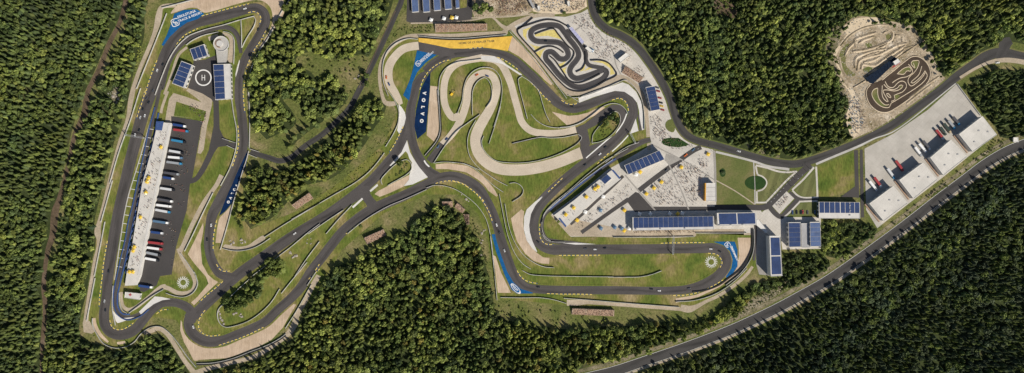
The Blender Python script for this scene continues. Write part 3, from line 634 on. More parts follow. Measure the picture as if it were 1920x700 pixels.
trk('363,590,17 352,577,17 335,569,16 318,567,16 303,569,16 285,581,17 268,601,18 253,618,19 238,626,19 222,628,19 205,621,20 197,608,20 195,590,19 200,553,18 203,517,20 213,450,21 222,400,21 235,342,21 250,280,22 271,205,23 282,176,23 297,140,22 312,100,22 326,72,20 345,54,19 371,42,19 400,35,19 440,24,18 466,17,18 482,16,18 494,24,18 498,38,18 493,55,18 478,80,17 462,106,16 452,130,15 448,156,15 448,185,15.5 453,215,17 456,245,18 456,270,18 450,298,19 439,325,19 424,354,20 408,384,20 398,404,19 393,430,17 391,455,17 394,478,17 402,498,18 412,512,18 425,518,16 440,518,10')
lay_tracks()
sheet('race_track', X('784,78 800,82 816,85 832,89 850,91 853,107 819,104 782,95'), 'asphalt')
sheet('race_track', X('671,349 694,349 694,363 700,372 706,378 690,392 686,382 678,372 660,383 640,392 640,380'), 'asphalt')
sheet('race_track', P('r','105,430 180,400 290,310 380,257 440,262 478,290 492,330 470,400 440,450 380,520 300,560 230,600 185,655 150,640 148,540 128,470'), 'asphalt')
sheet('race_track', X('352,582 364,584 372,590 366,606 350,606 346,592'), 'asphalt')
# pale rally course
RS = 'rally_surface'
ribbon('rally_course', X('785,86,15 770,88,15 755,93,15 740,107,15 730,124,16 728,143,16 732,160,15 740,173,14 749,190,11 752,196,7'), RS, track=True)
ribbon('rally_course', X('905,108,13 896,110,13 880,113,12 859,119,13 844,131,13 835,149,13 832,175,13 834,195,13 840,210,13 850,221,13 862,216,13'), RS, track=True)
ribbon('rally_course', X('829,271,12 843,257,13 857,238,14 868,215,14 875,190,14 877,172,14 881,156,13 892,143,13 909,137,13 924,144,14 931,163,15 928,183,15 918,206,17 905,228,19 896,245,20 892,263,21 897,286,21 912,304,21 935,316,21 973,319,21 1017,313,21 1056,301,21 1084,289,21 1090,287,22'), RS, track=True)
ribbon('rally_course', X('900,109,13 913,110,13 928,113,13 940,121,14 950,138,14 958,158,13 964,180,13 971,205,13 978,228,13 990,242,13 1003,248,13 1025,250.5,13 1056,248.5,12 1080,243,13'), RS, track=True)
ribbon('rally_course', X('829,270,13 817,287,13 805,303,13'), 'asphalt', track=True)
sheet('white_apron', P('l','200,176 300,178 330,200 500,310 495,322 360,235 210,205'), 'white_concrete')
# white run-off aprons
WA = [('r','135,212 250,165 410,112 455,96 500,112 555,165 590,235 605,310 613,440 597,446 580,360 576,300 562,245 530,205 470,165 400,158 330,178 250,202 140,245'), ('r','552,360 572,450 508,472'),
 ('o','845,108 790,150 730,205 710,260 708,350 728,430 768,488 802,517 806,512 772,440 752,372 747,320 760,240 790,180'),
 ('g','240,240 262,320 275,335 310,325 400,290 300,300 262,270'), ('g','430,252 545,140 600,145 662,160 600,168 540,195 480,240 445,272'),
 ('k','440,363 462,450 490,500 530,560 592,632 480,685 415,697 455,650 458,612 476,565 462,510 445,460 430,442 325,552 312,548 400,450'), ('k','378,100 400,120 425,160 432,200 420,250 402,290 385,318 368,290 382,220 385,160'),
 ('s','0,400 70,345 45,375 20,400 0,425'), ('n','555,380 612,330 618,345 565,390'), ('n','428,498 500,432 510,442 438,508'), ('b','385,435 388,450 372,520 358,565 356,540 368,490'), ('p','600,62 700,60 850,70 700,74')]
for t_, s in WA: sheet('white_apron', P(t_, s), 'white_concrete')
ribbon('white_line', P('r','500,480,2 440,545,2 380,600,2'), 'white_paint'); ribbon('white_line', P('r','490,315,2 460,390,2 405,465,2 350,510,2 190,648,2'), 'white_paint')
ribbon('white_line', P('k','565,510,2.5 580,535,2.5 603,556,2.5'), 'white_paint')
sheet('track_crossing', P('r','565,330 575,330 598,445 580,450'), 'asphalt')
# green islands
sheet('island_turf', P('r','200,438 220,540 212,562 235,552 320,525 400,480 438,400 440,345 425,312 380,306 330,350 262,410'), 'turf')
# island between the junctions (lawn over the white Y)
sheet('island_turf', P('n','812,97 835,130 865,175 862,225 830,260 690,342 650,335 640,305 690,240 760,170'), 'turf')
# painted run-offs
blue1 = sheet('painted_runoff', X('303,85 313,66 322,42 327,26 345,19 369,18 383,26 371,36 351,42.5 336,53 318,70 307,86'), 'blue_paint')
sheet('painted_runoff', X('782,95 819,103 806,112 798,118 782,136 773,157 769,180 767,189 756,179 768,152 775,128'), 'blue_paint')
sheet('painted_runoff', X('785,71.5 828,75 880,74 961,68 952,96 935,93 909,89.6 890,89.6 870,91.5 844,91 816,85 785,79'), 'yellow_paint')
sheet('painted_runoff', X('807,136 803,142 795,155 789,168 780,208 777,237 782.5,261 799,247 806,170'), 'navy_paint')
sheet('painted_runoff', X('465,281 451,310 442,330 436,345 428,362 410.5,405.5 422,397 435,381 441.5,366 449,341 461,313 467,284'), 'navy_paint')
sheet('painted_runoff', P('p','85,0 118,0 150,120 200,270 245,345 300,392 385,422 385,429 270,428 230,400 180,290 120,130')+P('o','475,390 500,384')[::1], 'blue_paint')if False else sheet('painted_runoff', X('922,440 928,439 931,452 938,474 951,510 963,530 977,542 999,549 999,550.5 969,550.5 959,543 946,515 931,474 925,452'), 'blue_paint')
sheet('painted_runoff', P('u','730,130 885,130 905,190 905,310 870,360 825,392 820,385 860,325 870,262 850,200 800,155'), 'blue_paint')
lettering('ESKILSTUNA', (350, 27), 3.9, 20, bold=.06); lettering('TRACK & RESORT', (356.5, 32), 3.6, 21, bold=.06)
lettering('ESKILSTUNA', (796, 107.5), 2.6, 42, bold=.05); lettering('TRACK & RESORT', (801, 107.5), 2.4, 40, bold=.05)
lettering('ESKILSTUNA', (1374.5, 472), 2.6, -64, bold=.05); lettering('TRACK & RESORT', (1377.2, 476), 2.3, -68, bold=.05)
lettering('HOME OF CS DEALER TEAM', (893.5, 79.5), 3.1, 4, 'grey_letter', 1.05, .09)
for ch, (x, y) in zip('VOLVO', ((795.5, 175), (794, 188), (792.8, 201), (791.8, 213.5), (790.5, 227))): lettering(ch, (x, y), 4.9, -96, bold=.34)
for ch, (x, y) in zip('VOLVO', ((443.5, 348), (439.5, 355.5), (435.7, 363), (432, 371.3), (428, 379))): lettering(ch, (x, y), 3.6, -118, bold=.28)
def badge(c, deg, s):
    """white rounded emblem: a square ring with an S-like double hook inside"""
    mb = MB(); R = s*3.0; a0 = math.radians(deg)
    def loop(pts, wd):
        S = catmull(pts, False, 0.6); T = np.gradient(S[:, :2], axis=0); T /= np.linalg.norm(T, axis=1)[:, None]; N = np.stack([-T[:, 1], T[:, 0]], 1)
        vs = []
        for p_, n_ in zip(S[:, :2], N): vs += [(*(p_+n_*wd/2), 0), (*(p_-n_*wd/2), 0)]
        mb.add(vs, [(2*i+1, 2*i+3, 2*i+2, 2*i) for i in range(len(S)-1)])
    k = R
    ring = [(k*(abs(math.cos(t))**.45)*math.copysign(1, math.cos(t)), k*(abs(math.sin(t))**.45)*math.copysign(1, math.sin(t))) for t in np.linspace(0.5, 6.2, 26)]
    loop(ring, .16*k*1.3)
    loop([(-.1*k, .55*k), (-.5*k, .45*k), (-.5*k, .1*k), (0, 0.05*k), (.45*k, -.05*k), (.5*k, -.45*k), (.0*k, -.55*k), (-.15*k, -.3*k), (.1*k, -.15*k)], .17*k*1.3)
    o = mb.build('painted_emblem', M['white_paint']); o.location = (*W(c), nz()); o.rotation_euler = (0, 0, a0); return struct(o)
badge((328.5, 42.5), 20, 1.35); badge((784, 119.5), 45, 0.85); badge((1364, 459), -50, 0.9)
# oval badge
def oval(c, deg, a, b_):
    z = nz(); o = MB(); n = 40; vs = []
    for i in range(n):
        t_ = 2*math.pi*i/n; vs += [(a*math.cos(t_), b_*math.sin(t_), 0), ((a-(1.8 if math.cos(t_) > 0.75 else .5))*math.cos(t_)*0.98, (b_-.55)*math.sin(t_), 0)]
    o.add(vs, [(2*i, (2*i+2) % (2*n), (2*i+3) % (2*n), 2*i+1) for i in range(n)])
    q = o.build('painted_emblem', M['white_paint']); q.location = (*W(c), z); q.rotation_euler = (0, 0, math.radians(deg)); struct(q)
oval((967, 541.5), -47, 7.6, 2.8); lettering('XPOLET', (964.6, 539.2), 3.0, -47, bold=.1)
# helipad
def ring(name, c, r0, r1, mat, n=48, z=None, lift=0):
    z = nz() if z is None else z; x, y = W(c); vs = []
    for i in range(n):
        t_ = 2*math.pi*i/n; vs += [(x+r1*math.cos(t_), y+r1*math.sin(t_), z), (x+r0*math.cos(t_), y+r0*math.sin(t_), z)]
    return struct(MB().add(vs, [(2*i, (2*i+2) % (2*n), (2*i+3) % (2*n), 2*i+1) for i in range(n)]).build(name, M[mat]))
ring('helipad_ring', (381.5, 146), 7.9, 9.3, 'white_paint')
hm = MB(); 
for b_ in ((-1.9, -3.2, -1.2, 3.2), (1.2, -3.2, 1.9, 3.2), (-1.2, -.35, 1.2, .35)): hm.add([(b_[0], b_[1], 0), (b_[2], b_[1], 0), (b_[2], b_[3], 0), (b_[0], b_[3], 0)], [(0, 1, 2, 3)])
ho = hm.build('helipad_letter', M['white_paint']); ho.location = (*W((381.5, 146)), nz()); struct(ho)
# start grid boxes by the pit wall
ribbon('grid_strip', X('284,222,1.8 278,242,1.8 266,285,1.8 256,318,1.8 246,350,1.8 240,371,1.8 232,409,1.8 227,443,1.8 219.5,494,1.8 215,525,1.4'), 'concrete')
for i in range(17):
    f = i/16; y = 242+f*258; S = X('284,222 278,242 266,285 256,318 246,350 240,371 232,409 227,443 219.5,494 215,525'); xs = np.interp(y, [p[1] for p in S], [p[0] for p in S])
    ribbon('grid_line', [(xs+.5, y-.3), (xs+10, y+1.2)], 'white_paint', 0.9)
# kerbs
KB = [('a','555,440 520,540 485,640')+(0,), ('a','680,378 700,330 725,295 760,262 800,238 860,210')+(0,)]
for t_, s in [('a','562,440 540,490 515,560 490,640 478,690'), ('c','478,0 455,80 430,150 412,205'), ('a','678,382 700,335 725,297 760,262 805,235 862,208'), ('b','110,118 200,92 300,66 400,42 455,28'), ('b','448,94 490,86 525,102 542,135 532,178'), ('b','578,225 545,290 500,355 462,430 440,500 425,570 415,690'),
 ('d','412,0 417,80 424,160'), ('d','374,255 380,330 378,400 362,470 345,520 332,562'), ('f','219,285 205,350 195,420 194,505'), ('f','218,605 240,640 270,656 315,654'), ('e','200,435 185,520 172,600 163,695'), ('g','162,0 152,80 143,150 140,215'), ('g','218,312 230,355 262,380 310,380 360,355 390,332'), ('g','558,268 600,238 645,236'),
 ('h','265,30 215,75 150,128 95,178'), ('h','135,240 105,280 88,330 92,380 120,410 170,428 245,420'), ('h','235,497 330,465 400,440 480,405 560,365'), ('h','890,15 925,-20 970,-60 '), ('f','920,680 968,605'), ('k','413,262 390,310 355,380 312,450'), ('n','384,695 430,655 490,612'),
 ('k','620,690 680,668 745,658 810,665 870,690'), ('m','0,545 60,560 130,605 190,655 230,698'), ('j','340,655 355,600 385,545 420,505 470,468 515,447 565,437'), ('j','700,355 745,350 800,347'), ('o','290,35 350,80 400,135 440,195 465,250 480,300'), ('l','320,185 370,205 430,245 480,280'), ('l','565,370 620,425 665,475 708,512'), ('l','788,498 825,522 870,530 912,518'),
 ('r','378,226 430,212 470,230 492,265 500,315'), ('r','272,690 320,645 362,605'), ('s','212,210 160,262 100,320'), ('o','826,310 822,370 830,415 850,445 880,460 925,462'), ('p','270,262 292,300 325,330 370,348 420,356'), ('p','488,430 600,434 720,434 815,437'), ('p','575,152 700,152 875,150'), ('u','345,141 450,138 560,136 665,137'), ('u','690,214 750,222 780,250 792,285 778,318'), ('u','435,522 520,520 620,498 720,455 800,408')]:
    kerb(P(t_, s))
ribbon('kerb_shoulder', P('l','-60,0,1 -59,1,1')[:0] or X('2200,900,1 2210,900,1'), 'turf')
ribbon('side_road', P('w','258,240,5 258,330,5 254,420,5 246,500,4'), 'asphalt')
# pale boulevard ring on the lawns: two painted sunburst emblems
def sunburst(c, label, R=7.2):
    mb = MB(); rr = random.Random(3)
    def seg(a, b_, wd):
        a, b_ = np.array(a), np.array(b_); d = b_-a; d = d/np.linalg.norm(d); n_ = np.array([-d[1], d[0]])*wd/2
        mb.prism([tuple(a+n_), tuple(a-n_), tuple(b_-n_), tuple(b_+n_)], 0.0, 0.12+rr.random()*.05)
    n = 16
    for i in range(n):
        t0 = 2*math.pi*i/n; t1 = 2*math.pi*(i+1)/n
        p = lambda r, t_: (r*math.cos(t_), r*math.sin(t_))
        seg(p(R*.46, t0), p(R*.60, t1), .42); seg(p(R*.50, t0), p(R*.95, t0+.16), .36); seg(p(R*.60, t1), p(R*.88, t0+.10), .34); seg(p(R*.74, t0+.3), p(R, t0-.02), .26)
    o = mb.build('lawn_emblem', M['white_paint']); o.location = at3(c); tag(o, label, 'lawn emblem', 'white sunburst emblems on the lawns'); return o
sunburst((343.5, 530), 'white sunburst emblem laid on the grass below the truck paddock')
sunburst((1333.5, 491.5), 'white sunburst emblem laid on the grass inside the right hairpin')
# ------------------------------------------------------------------ barriers
for t_, s, lab in [
 ('a','635,100 600,190 520,390 415,650', 'pale guard rail beside the tan path, upper left edge of the circuit'),
 ('a','445,645 430,690 370,880 290,1100 220,1340', 'pale guard rail along the outside of the start straight'),
 ('e','240,-5 195,160 155,300', 'pale guard rail below the start straight gantry, outer side'),
 ('e','185,295 160,430 130,580 108,695', 'pale guard rail beside the outer kerb of the lower start straight'),
 ('g','113,5 85,150 52,320', 'pale guard rail at the lower left corner beside the tan path'),
 ('g','95,298 95,340 130,420 180,485 260,515 340,505 400,470 450,410 520,365 590,360 650,400 710,470 780,570 850,655', 'long curved barrier around the outside of the lower left bend'),
 ('h','75,628 200,622 340,590 470,540 600,490 690,440 725,412', 'dark backed barrier behind the big lower gravel trap'),
 ('h','722,372 800,250 910,55', 'straight barrier on the grass between the lower gravel and the path'),
 ('h','880,60 945,-40', 'short barrier beside the kerb right of the lower gravel'),
 ('h','470,5 380,85 280,185 232,240 230,300 255,345 290,363 350,355 450,320 540,260 620,180 680,85', 'hooked barrier around the rocky island with trees'),
 ('h','692,118 780,10 880,-110', 'barrier on the grass above the lower straight, left of the island trees'),
 ('f','972,310 880,380 760,480 640,570 475,695', 'barrier along the lower side of the diagonal straight'),
 ('f','970,440 880,560 790,695', 'barrier on the grass strip between the two diagonal roads'),
 ('n','110,695 240,605 368,520', 'upper barrier between the two diagonal straights near the junction'),
 ('n','240,695 330,590 430,485', 'lower slanting barrier between the two diagonal straights near the junction'),
 ('f','570,408 700,325 850,235 972,160', 'tall fence casting a dark shadow above the diagonal straight'),
 ('n','-10,590 120,515 300,410 440,330 540,255 610,180 665,105', 'long fence between the rough meadow and the diagonal straight'),
 ('k','285,410 345,310 375,240 382,160 370,110 330,40 300,0', 'fence above the white apron left of the junction'),
 ('f','265,490 330,505 400,507 480,490 540,462 612,415', 'curved barrier below the small rock pile'),
 ('f','248,500 300,320 345,150 388,0', 'straight fence right of the left gravel trap'),
 ('d','455,0 462,230 458,420', 'fence between the left circuit and the north wood'),
 ('d','455,440 440,500 410,590 380,695', 'fence on the outer edge of the small navy run-off'),
 ('b','640,200 590,290 540,360 490,460 460,560 452,695', 'fence above the wooded edge by the top left hairpin'),
 ('b','760,-10 700,80 640,190', 'fence on the edge of the top gravel area'),
 ('a','600,60 700,35 850,-5', 'dark backed fence along the top tan path'),
 ('b','398,148 403,250 402,350', 'left upright barrier of the grass triangle at the top left hairpin'),
 ('b','405,350 440,280 495,190 505,145 490,122', 'right slanting barrier of the grass triangle at the top left hairpin'),
 ('b','495,120 390,148 270,185 150,215 60,245 -10,275', 'long barrier between the top left bend and the paddock lane'),
 ('a','800,260 740,310 690,370 650,440 600,560 550,695', 'barrier between the top left straight and the paddock lane'),
 ('b','270,232 320,245 345,280 350,350 345,470', 'barrier around the tan path right of the round tower'),
 ('b','235,235 120,262 40,300 0,330', 'barrier above the two solar sheds at the helipad'),
 ('d','330,60 345,170 368,300 362,420 320,560 250,695', 'fence on the inner side of the left circuit beside the kerb'),
 ('d','262,350 360,382', 'upper wall of the service gate on the left circuit'), ('d','295,400 355,428', 'lower wall of the service gate on the left circuit'),
 ('d','460,425 530,448', 'upper wall of the forest road gate'), ('d','455,465 515,490', 'lower wall of the forest road gate'),
 ('e','972,85 900,230 830,380 765,510', 'straight fence right of the paddock beside the tan path'),
 ('e','735,525 790,600 850,690', 'double fence left of the gravel trap below the paddock'),
 ('g','612,88 540,130 450,195 360,262', 'fence with black skirt above the white apron of the lower left bend'),
 ('g','630,115 700,138 770,142 830,110 860,50 850,0 835,-40', 'curved fence below the left sunburst emblem'),
 ('g','290,110 292,180 310,235 345,262', 'short rail left of the red cross building'),
 ('g','245,60 240,150 240,230 262,350', 'rail on the left side of the pit lane exit'),
 ('n','972,372 820,440 700,490 600,545 500,610 395,695', 'fence between the lower diagonal road and the woods'),
 ('o','0,48 60,30 130,35 210,60 290,110 370,180 430,270 460,370 480,500 497,690', 'long fence around the outside of the centre bend'),
 ('p','75,0 95,180 118,400 125,478', 'fence left of the blue strip and the triangular gravel trap'),
 ('p','150,458 300,460 440,460 540,475 630,502', 'thin fence below the lower blue strip'),
 ('E','28,152 200,165 500,190 700,205 870,218', 'fence above the tan strip at the lower stand'),
 ('u','455,568 600,555 740,510 860,435 972,325', 'black backed barrier around the right hairpin gravel'),
 ('w','245,270 245,400 225,480 150,590 40,680', 'outer barrier right of the right hairpin gravel'),
 ('u','0,97 300,97 590,93', 'low fence below the main stand terrace'), ('u','600,67 972,67', 'low fence below the right end of the main stand'),
 ('p','310,262 360,288 440,298 700,305 972,308', 'long thin barrier on the infield of the right loop, left part'), ('u','-40,388 100,388 200,385 280,368 350,342', 'long thin barrier on the infield of the right loop, curved right end'),
 ('o','570,165 600,330 640,440 700,530 770,585 850,622 930,630', 'black backed barrier left of the tan gravel curve'),
 ('o','530,95 560,250 590,390 640,520 700,600 760,640', 'thin rail beside the centre straight'),
 ('m','-10,410 60,415 150,450 230,520 300,580 365,625', 'curved barrier above the tan gravel of the centre bend'),
 ('m','165,100 120,180 103,260 120,360 180,440 260,500 330,545 395,578', 'long outer barrier left of the pale hairpin road'),
 ('m','410,560 450,556 490,575 510,610 500,645 430,695', 'hook shaped barrier on the central grass'),
 ('m','222,215 208,250 215,300 250,350 310,395 400,410 520,410 640,390 760,350 860,300 915,260 935,225 910,203', 'long curved barrier of the central oval meadow, lower side'),
 ('m','905,205 800,225 700,230 640,225 430,270', 'straight barrier of the central oval meadow, upper side'),
 ('m','345,0 310,120 260,272', 'straight slanting barrier on the central grass'),
 ('l','30,598 65,500 75,420 100,340 150,285 220,260 290,272 335,320 355,400 350,500 325,600 295,695', 'barrier wrapped round the outside of the pale hairpin'),
 ('l','140,610 138,500 145,420 180,360 230,335 265,370 282,430 275,500 240,552', 'barrier inside the pale hairpin running down to the left'),
 ('k','972,175 880,240 800,300 720,400 635,530', 'diagonal barrier beside the short dark link road'),
 ('k','640,530 700,522 780,525 860,535 972,580', 'curved barrier over the tan gravel of the centre bend'),
 ('k','665,0 680,200 680,310 655,370 570,475', 'black backed barrier right of the tall tan strip'),
 ('j','790,433 700,445 600,460 530,500 490,560 478,640 478,698', 'barrier around the outer side of the left pale loop'),
 ('l','500,325 475,345 480,400 505,500 540,635', 'left barrier of the grass wedge below the upper straight'),
 ('l','500,325 560,365 620,430 650,520 675,600 705,660', 'right barrier of the grass wedge below the upper straight'),
 ('m','565,58 610,105 670,140 740,155 830,152 920,125 972,95', 'curved barrier above the pale road, by the small gravel wedge'),
 ('r','0,425 80,415 160,385 240,330 310,275 380,250 440,262 480,300 492,330', 'curved barrier inside the upper right bend'),
 ('r','232,540 240,480 290,410 350,340 400,308 432,330 438,380 410,440 350,500 290,530 232,540', 'rail around the leaf shaped green island'),
 ('r','140,240 100,215 60,190', 'short fence by the kerb under the kart track'),
 ('r','130,210 250,165 350,130 430,95 480,80 540,130 590,210 610,300 615,440', 'fence on the outside of the upper right bend'),
 ('m','-0,600 0,601', None),
 ('s','690,-5 540,75 400,180 250,310 140,400 80,470 60,540', 'long pit straight wall, outer line'), ('s','580,75 470,150 320,262 180,380 110,440', 'long pit straight wall, inner line'),
 ('o','972,130 900,190 850,260 840,340 860,400 910,440', 'inner rail of the bend below the pit building'),
 ('p','455,0 480,35 520,50 620,55', 'thin rail beside the pit exit lane'),
 ('r','575,535 500,560 420,610 330,680', 'fence on the grass above the pit lane'),
 ('j','330,265 500,280 650,282 800,270 972,255', 'black backed fence above the yellow run-off'),
 ('j','325,288 250,285 170,315 110,370 78,440 68,520 78,610 110,700', 'fence outside the pale hairpin at the upper left'),
 ('l','410,-2 560,170 730,385', 'left line of the double fence beside the kart track'), ('l','425,-8 580,165 740,370 825,485', 'right line of the double fence beside the kart track'),
 ('l','840,465 870,480 950,470 1090,420', 'curved fence between kart track and circuit'),
 ('n','650,335 640,305 690,240 760,180 830,155 858,180 862,225 830,260 690,342', 'rail around the small island with one tree'),
 ('A','480,30 650,260', 'thin fence on the upper right edge of the cargo yard')]:
    if lab: barrier(P(t_, s), lab)
for t_, s, lab in [('q','205,250 270,225 340,210 375,250 440,330 490,380 482,420 440,470 395,495', 'black tyre wall of the upper kart infield'), ('q','205,380 270,345 330,340 380,360 415,385', 'black tyre wall left of the kart hairpin'),
 ('q','315,410 350,440 400,510 460,590 520,605 600,580 680,540', 'black tyre wall between the lower kart straights'), ('q','505,525 550,500 575,440 572,380', 'black tyre wall in the right kart infield'),
 ('q','610,440 680,440 740,460 785,510 800,545 720,590 640,635 540,666 460,655 400,610 210,390 80,235 85,210 150,185 290,145 370,155 440,190', 'black tyre wall around the outside of the kart track'),
 ('q','80,215 100,205 190,130', 'black tyre wall at the upper left kart entrance'), ('m','640,222 430,268', 'black strip standing in for the shadow of the straight meadow barrier'), ('w','232,268 231,400 212,460 148,560 50,638 -20,685 -120,720 -200,728', 'black tyre wall wrapped around the right hairpin gravel trap'),  # strip at the meadow barrier paints in that barrier's shadow
 ('h','75,637 200,630 340,598 470,548 600,498 690,448 722,420', 'black tyre wall behind the big lower gravel trap'), ('j','333,272 500,287 650,289 800,277 950,262', 'black tyre wall on top of the yellow run-off'), ('k','672,0 686,200 686,310 662,368 575,478', 'black tyre wall right of the tall tan strip')]:
    tyres(P(t_, s), lab)
# ------------------------------------------------------------------ buildings
def quad_pt(q, u, v):
    """bilinear point on a quad given as (tl, tr, br, bl)"""
    a = [(1-u)*q[0][k]+u*q[1][k] for k in (0, 1)]; b_ = [(1-u)*q[3][k]+u*q[2][k] for k in (0, 1)]
    return ((1-v)*a[0]+v*b_[0], (1-v)*a[1]+v*b_[1])
def panel_mesh(mb_pts, z0, z1, name, mat, parent):
    """one solar field with true-size cells: corners in metres"""
    mb = MB(); mb.prism(mb_pts, z0, z1)
    o = mb.build(name, M[mat] if isinstance(mat, str) else mat, parent)
    me = o.data; uv = me.uv_layers.new(name='UVMap'); e = Vector(mb_pts[1])-Vector(mb_pts[0]); e.normalize(); f = Vector((-e.y, e.x))
    for lp in me.loops:
        c = me.vertices[lp.vertex_index].co; uv.data[lp.index].uv = (c.x*e.x+c.y*e.y, c.x*f.x+c.y*f.y)
    return o
def windows(root, q, h, floors=1, bay=4.5, mat='glass'):
    """framed window bays on each wall; q = wall polygon in metres (ccw or cw)"""
    n = len(q); area = sum(q[i][0]*q[(i+1) % n][1]-q[(i+1) % n][0]*q[i][1] for i in range(n))
    if area < 0: q = q[::-1]
    cnt = 0
    for i in range(n):
        a, b_ = Vector(q[i]), Vector(q[(i+1) % n]); d = b_-a; L = d.length
        if L < 6: continue
        d.normalize(); nrm = Vector((d.y, -d.x)); k = min(8, max(1, int(L/bay)-0)); 
        for j in range(k):
            c = a+d*(L*(j+.5)/k); hw = min(bay*.36, L/k*.36)
            for fl in range(floors):
                z0 = 1.0+fl*(h-1)/floors; z1 = min(z0+(h-1)/floors-.9, h-.5)
                p = [c-d*hw+nrm*.02, c+d*hw+nrm*.02, c+d*hw+nrm*.10, c-d*hw+nrm*.10]
                if cnt >= 40: return
                w_ = MB().prism([tuple(v) for v in p], z0, z1).build('window', M['wall_white'], root); cnt += 1
                g_ = [c-d*(hw-.15)+nrm*.102, c+d*(hw-.15)+nrm*.102, c+d*(hw-.15)+nrm*.13, c-d*(hw-.15)+nrm*.13]
                MB().prism([tuple(v) for v in g_], z0+.15, z1-.15).build('pane', M[mat], w_)
def hall(name, label, cat, roof, h, fields=(), wall='wall_white', roofm='roof_light', over=0.5, floors=1, group=None, win=True, parapet=True, solarm='solar', fh=0.25):
    """roof: four map corners as seen at roof height; fields: (u0, v0, u1, v1, n, axis) solar areas in roof fractions"""
    R = [W(p, h) for p in roof]; c = (sum(p[0] for p in R)/len(R), sum(p[1] for p in R)/len(R))
    root = thing(name, label, cat, (*c, 0), 0, group); root.location = (c[0], c[1], 0)
    Rl = [(p[0]-c[0], p[1]-c[1]) for p in R]
    s = [1-over/max(3, math.hypot(*p)) for p in Rl]; Wl = [(p[0]*k, p[1]*k) for p, k in zip(Rl, s)]
    MB().prism(Wl, 0, h-.35).build('wall', M[wall], root)
    rf = MB().prism(Rl, h-.35, h).build('roof', M[roofm], root)
    if parapet:
        mb = MB(); k = .35; n = len(Rl)
        sh = lambda p, d: (p[0]*(1-d/max(3, math.hypot(*p))), p[1]*(1-d/max(3, math.hypot(*p))))
        vs = [(*p, h) for p in Rl]+[(*p, h+.35) for p in Rl]+[(*sh(p, .45), h+.35) for p in Rl]+[(*sh(p, .45), h) for p in Rl]
        fs = []
        for i in range(n):
            j = (i+1) % n
            for r_ in range(3): fs.append((r_*n+i, r_*n+j, r_*n+n+j, r_*n+n+i))
        pr = MB().add(vs, fs).build('parapet', M['wall_white'], rf)
        bm = bmesh.new(); bm.from_mesh(pr.data); bmesh.ops.recalc_face_normals(bm, faces=bm.faces); bm.to_mesh(pr.data); bm.free()
    for (u0, v0, u1, v1, nn, ax) in fields:
        for k in range(nn):
            g_ = 0.09/nn if nn > 1 else 0
            if ax == 'u': a0, a1, b0, b1 = u0+(u1-u0)*k/nn+g_*.35, u0+(u1-u0)*(k+1)/nn-g_*.35, v0, v1
            else: a0, a1, b0, b1 = u0, u1, v0+(v1-v0)*k/nn+g_*.35, v0+(v1-v0)*(k+1)/nn-g_*.35
            pts = [quad_pt(Rl, a0, b1), quad_pt(Rl, a1, b1), quad_pt(Rl, a1, b0), quad_pt(Rl, a0, b0)]
            panel_mesh(pts, h+.02, h+fh, 'solar_panel', solarm, root)
    if fields and h > 6.5:
        rq = random.Random(len(label)); f0 = fields[0]
        for k in range(3):
            u, v = (f0[2]+1)/2 if f0[2] < .9 else .04+.3*k, (f0[3]+1)/2 if f0[3] < .95 else .5
            if f0[2] >= .9 and f0[3] >= .95: break
            if f0[2] < .9: v = .2+.3*k
            p_ = quad_pt(Rl, u, v); MB().box(p_[0]-.6-rq.random()*.5, p_[1]-.5, h, p_[0]+.6, p_[1]+.5+rq.random()*.3, h+.9).build('roof_vent', M['roof_grey'], root)
    if win: windows(root, Wl, h, floors)
    EXCL.append(np.array([p[:2] for p in roof]))
    return root
SB = 'sheds with solar roofs at the helipad'
hall('solar_shed', 'squarish shed with three solar fields at the top left corner of the helipad', 'building', P('a','800,360 908,322 938,408 830,442'), 6, [(.02, .04, .93, .93, 3, 'u')], group=SB)
hall('solar_shed', 'tilted shed with five solar fields left of the helipad circle', 'building', P('a','740,445 828,478 765,645 672,610'), 6, [(.02, .02, .85, .98, 5, 'v')], group=SB)
hall('solar_shed', 'long shed with six solar fields right of the helipad circle', 'building', X('400,121 432,120 434,186 404,188'), 6.5, [(.01, .01, .60, .98, 6, 'v')], group=SB)
# round viewing tower with spiral
def tower():
    c = P('O','248,225')[0]; h = 7.0; x, y = W(c, h); root = thing('viewing_tower', 'round pale viewing tower with a ramp beside the helipad', 'tower', (x, y, 0))
    MB().cyl(0, 0, 0, h-.4, 6.8, n=32).build('wall', M['wall_grey'], root)
    dk = MB().cyl(0, 0, h-.4, h, 8.6, n=40).build('deck', M['concrete'], root)
    vs = []; n = 40
    for i in range(n):
        t_ = 2*math.pi*i/n
        for r, z in ((8.6, h), (8.6, h+1.0), (8.25, h+1.0), (8.25, h)): vs.append((r*math.cos(t_), r*math.sin(t_), z))
    MB().add(vs, [(4*i+k, (4*i+4+k) % (4*n), (4*i+5+k) % (4*n), 4*i+1+k) for i in range(n) for k in range(3)]).build('parapet', M['wall_white'], dk)
    MB().cyl(-1.5, .3, h, h+1.6, 3.6, 3.4, n=28).build('lantern', M['roof_light'], root)
    mb = MB()
    for i in range(14):
        a0 = 1.2+i*.26; r0, r1 = 4.2, 5.0
        mb.prism([(-1.5+r0*math.cos(a0), .3+r0*math.sin(a0)), (-1.5+r1*math.cos(a0), .3+r1*math.sin(a0)), (-1.5+r1*math.cos(a0+.25), .3+r1*math.sin(a0+.25)), (-1.5+r0*math.cos(a0+.25), .3+r0*math.sin(a0+.25))], h, h+.3+i*.12)
    mb.build('spiral_stair', M['wood'], root)
    p = [W(q, 4) for q in P('O','150,330 365,320 340,580 180,600')]
    MB().prism([(q[0]-x, q[1]-y) for q in p], 0.5, 4.2).build('ramp', M['concrete'], root)
    EXCL.append(np.array([(c[0]+13*math.cos(a), c[1]+13*math.sin(a)) for a in np.linspace(0, 6.2, 20)]))
tower()
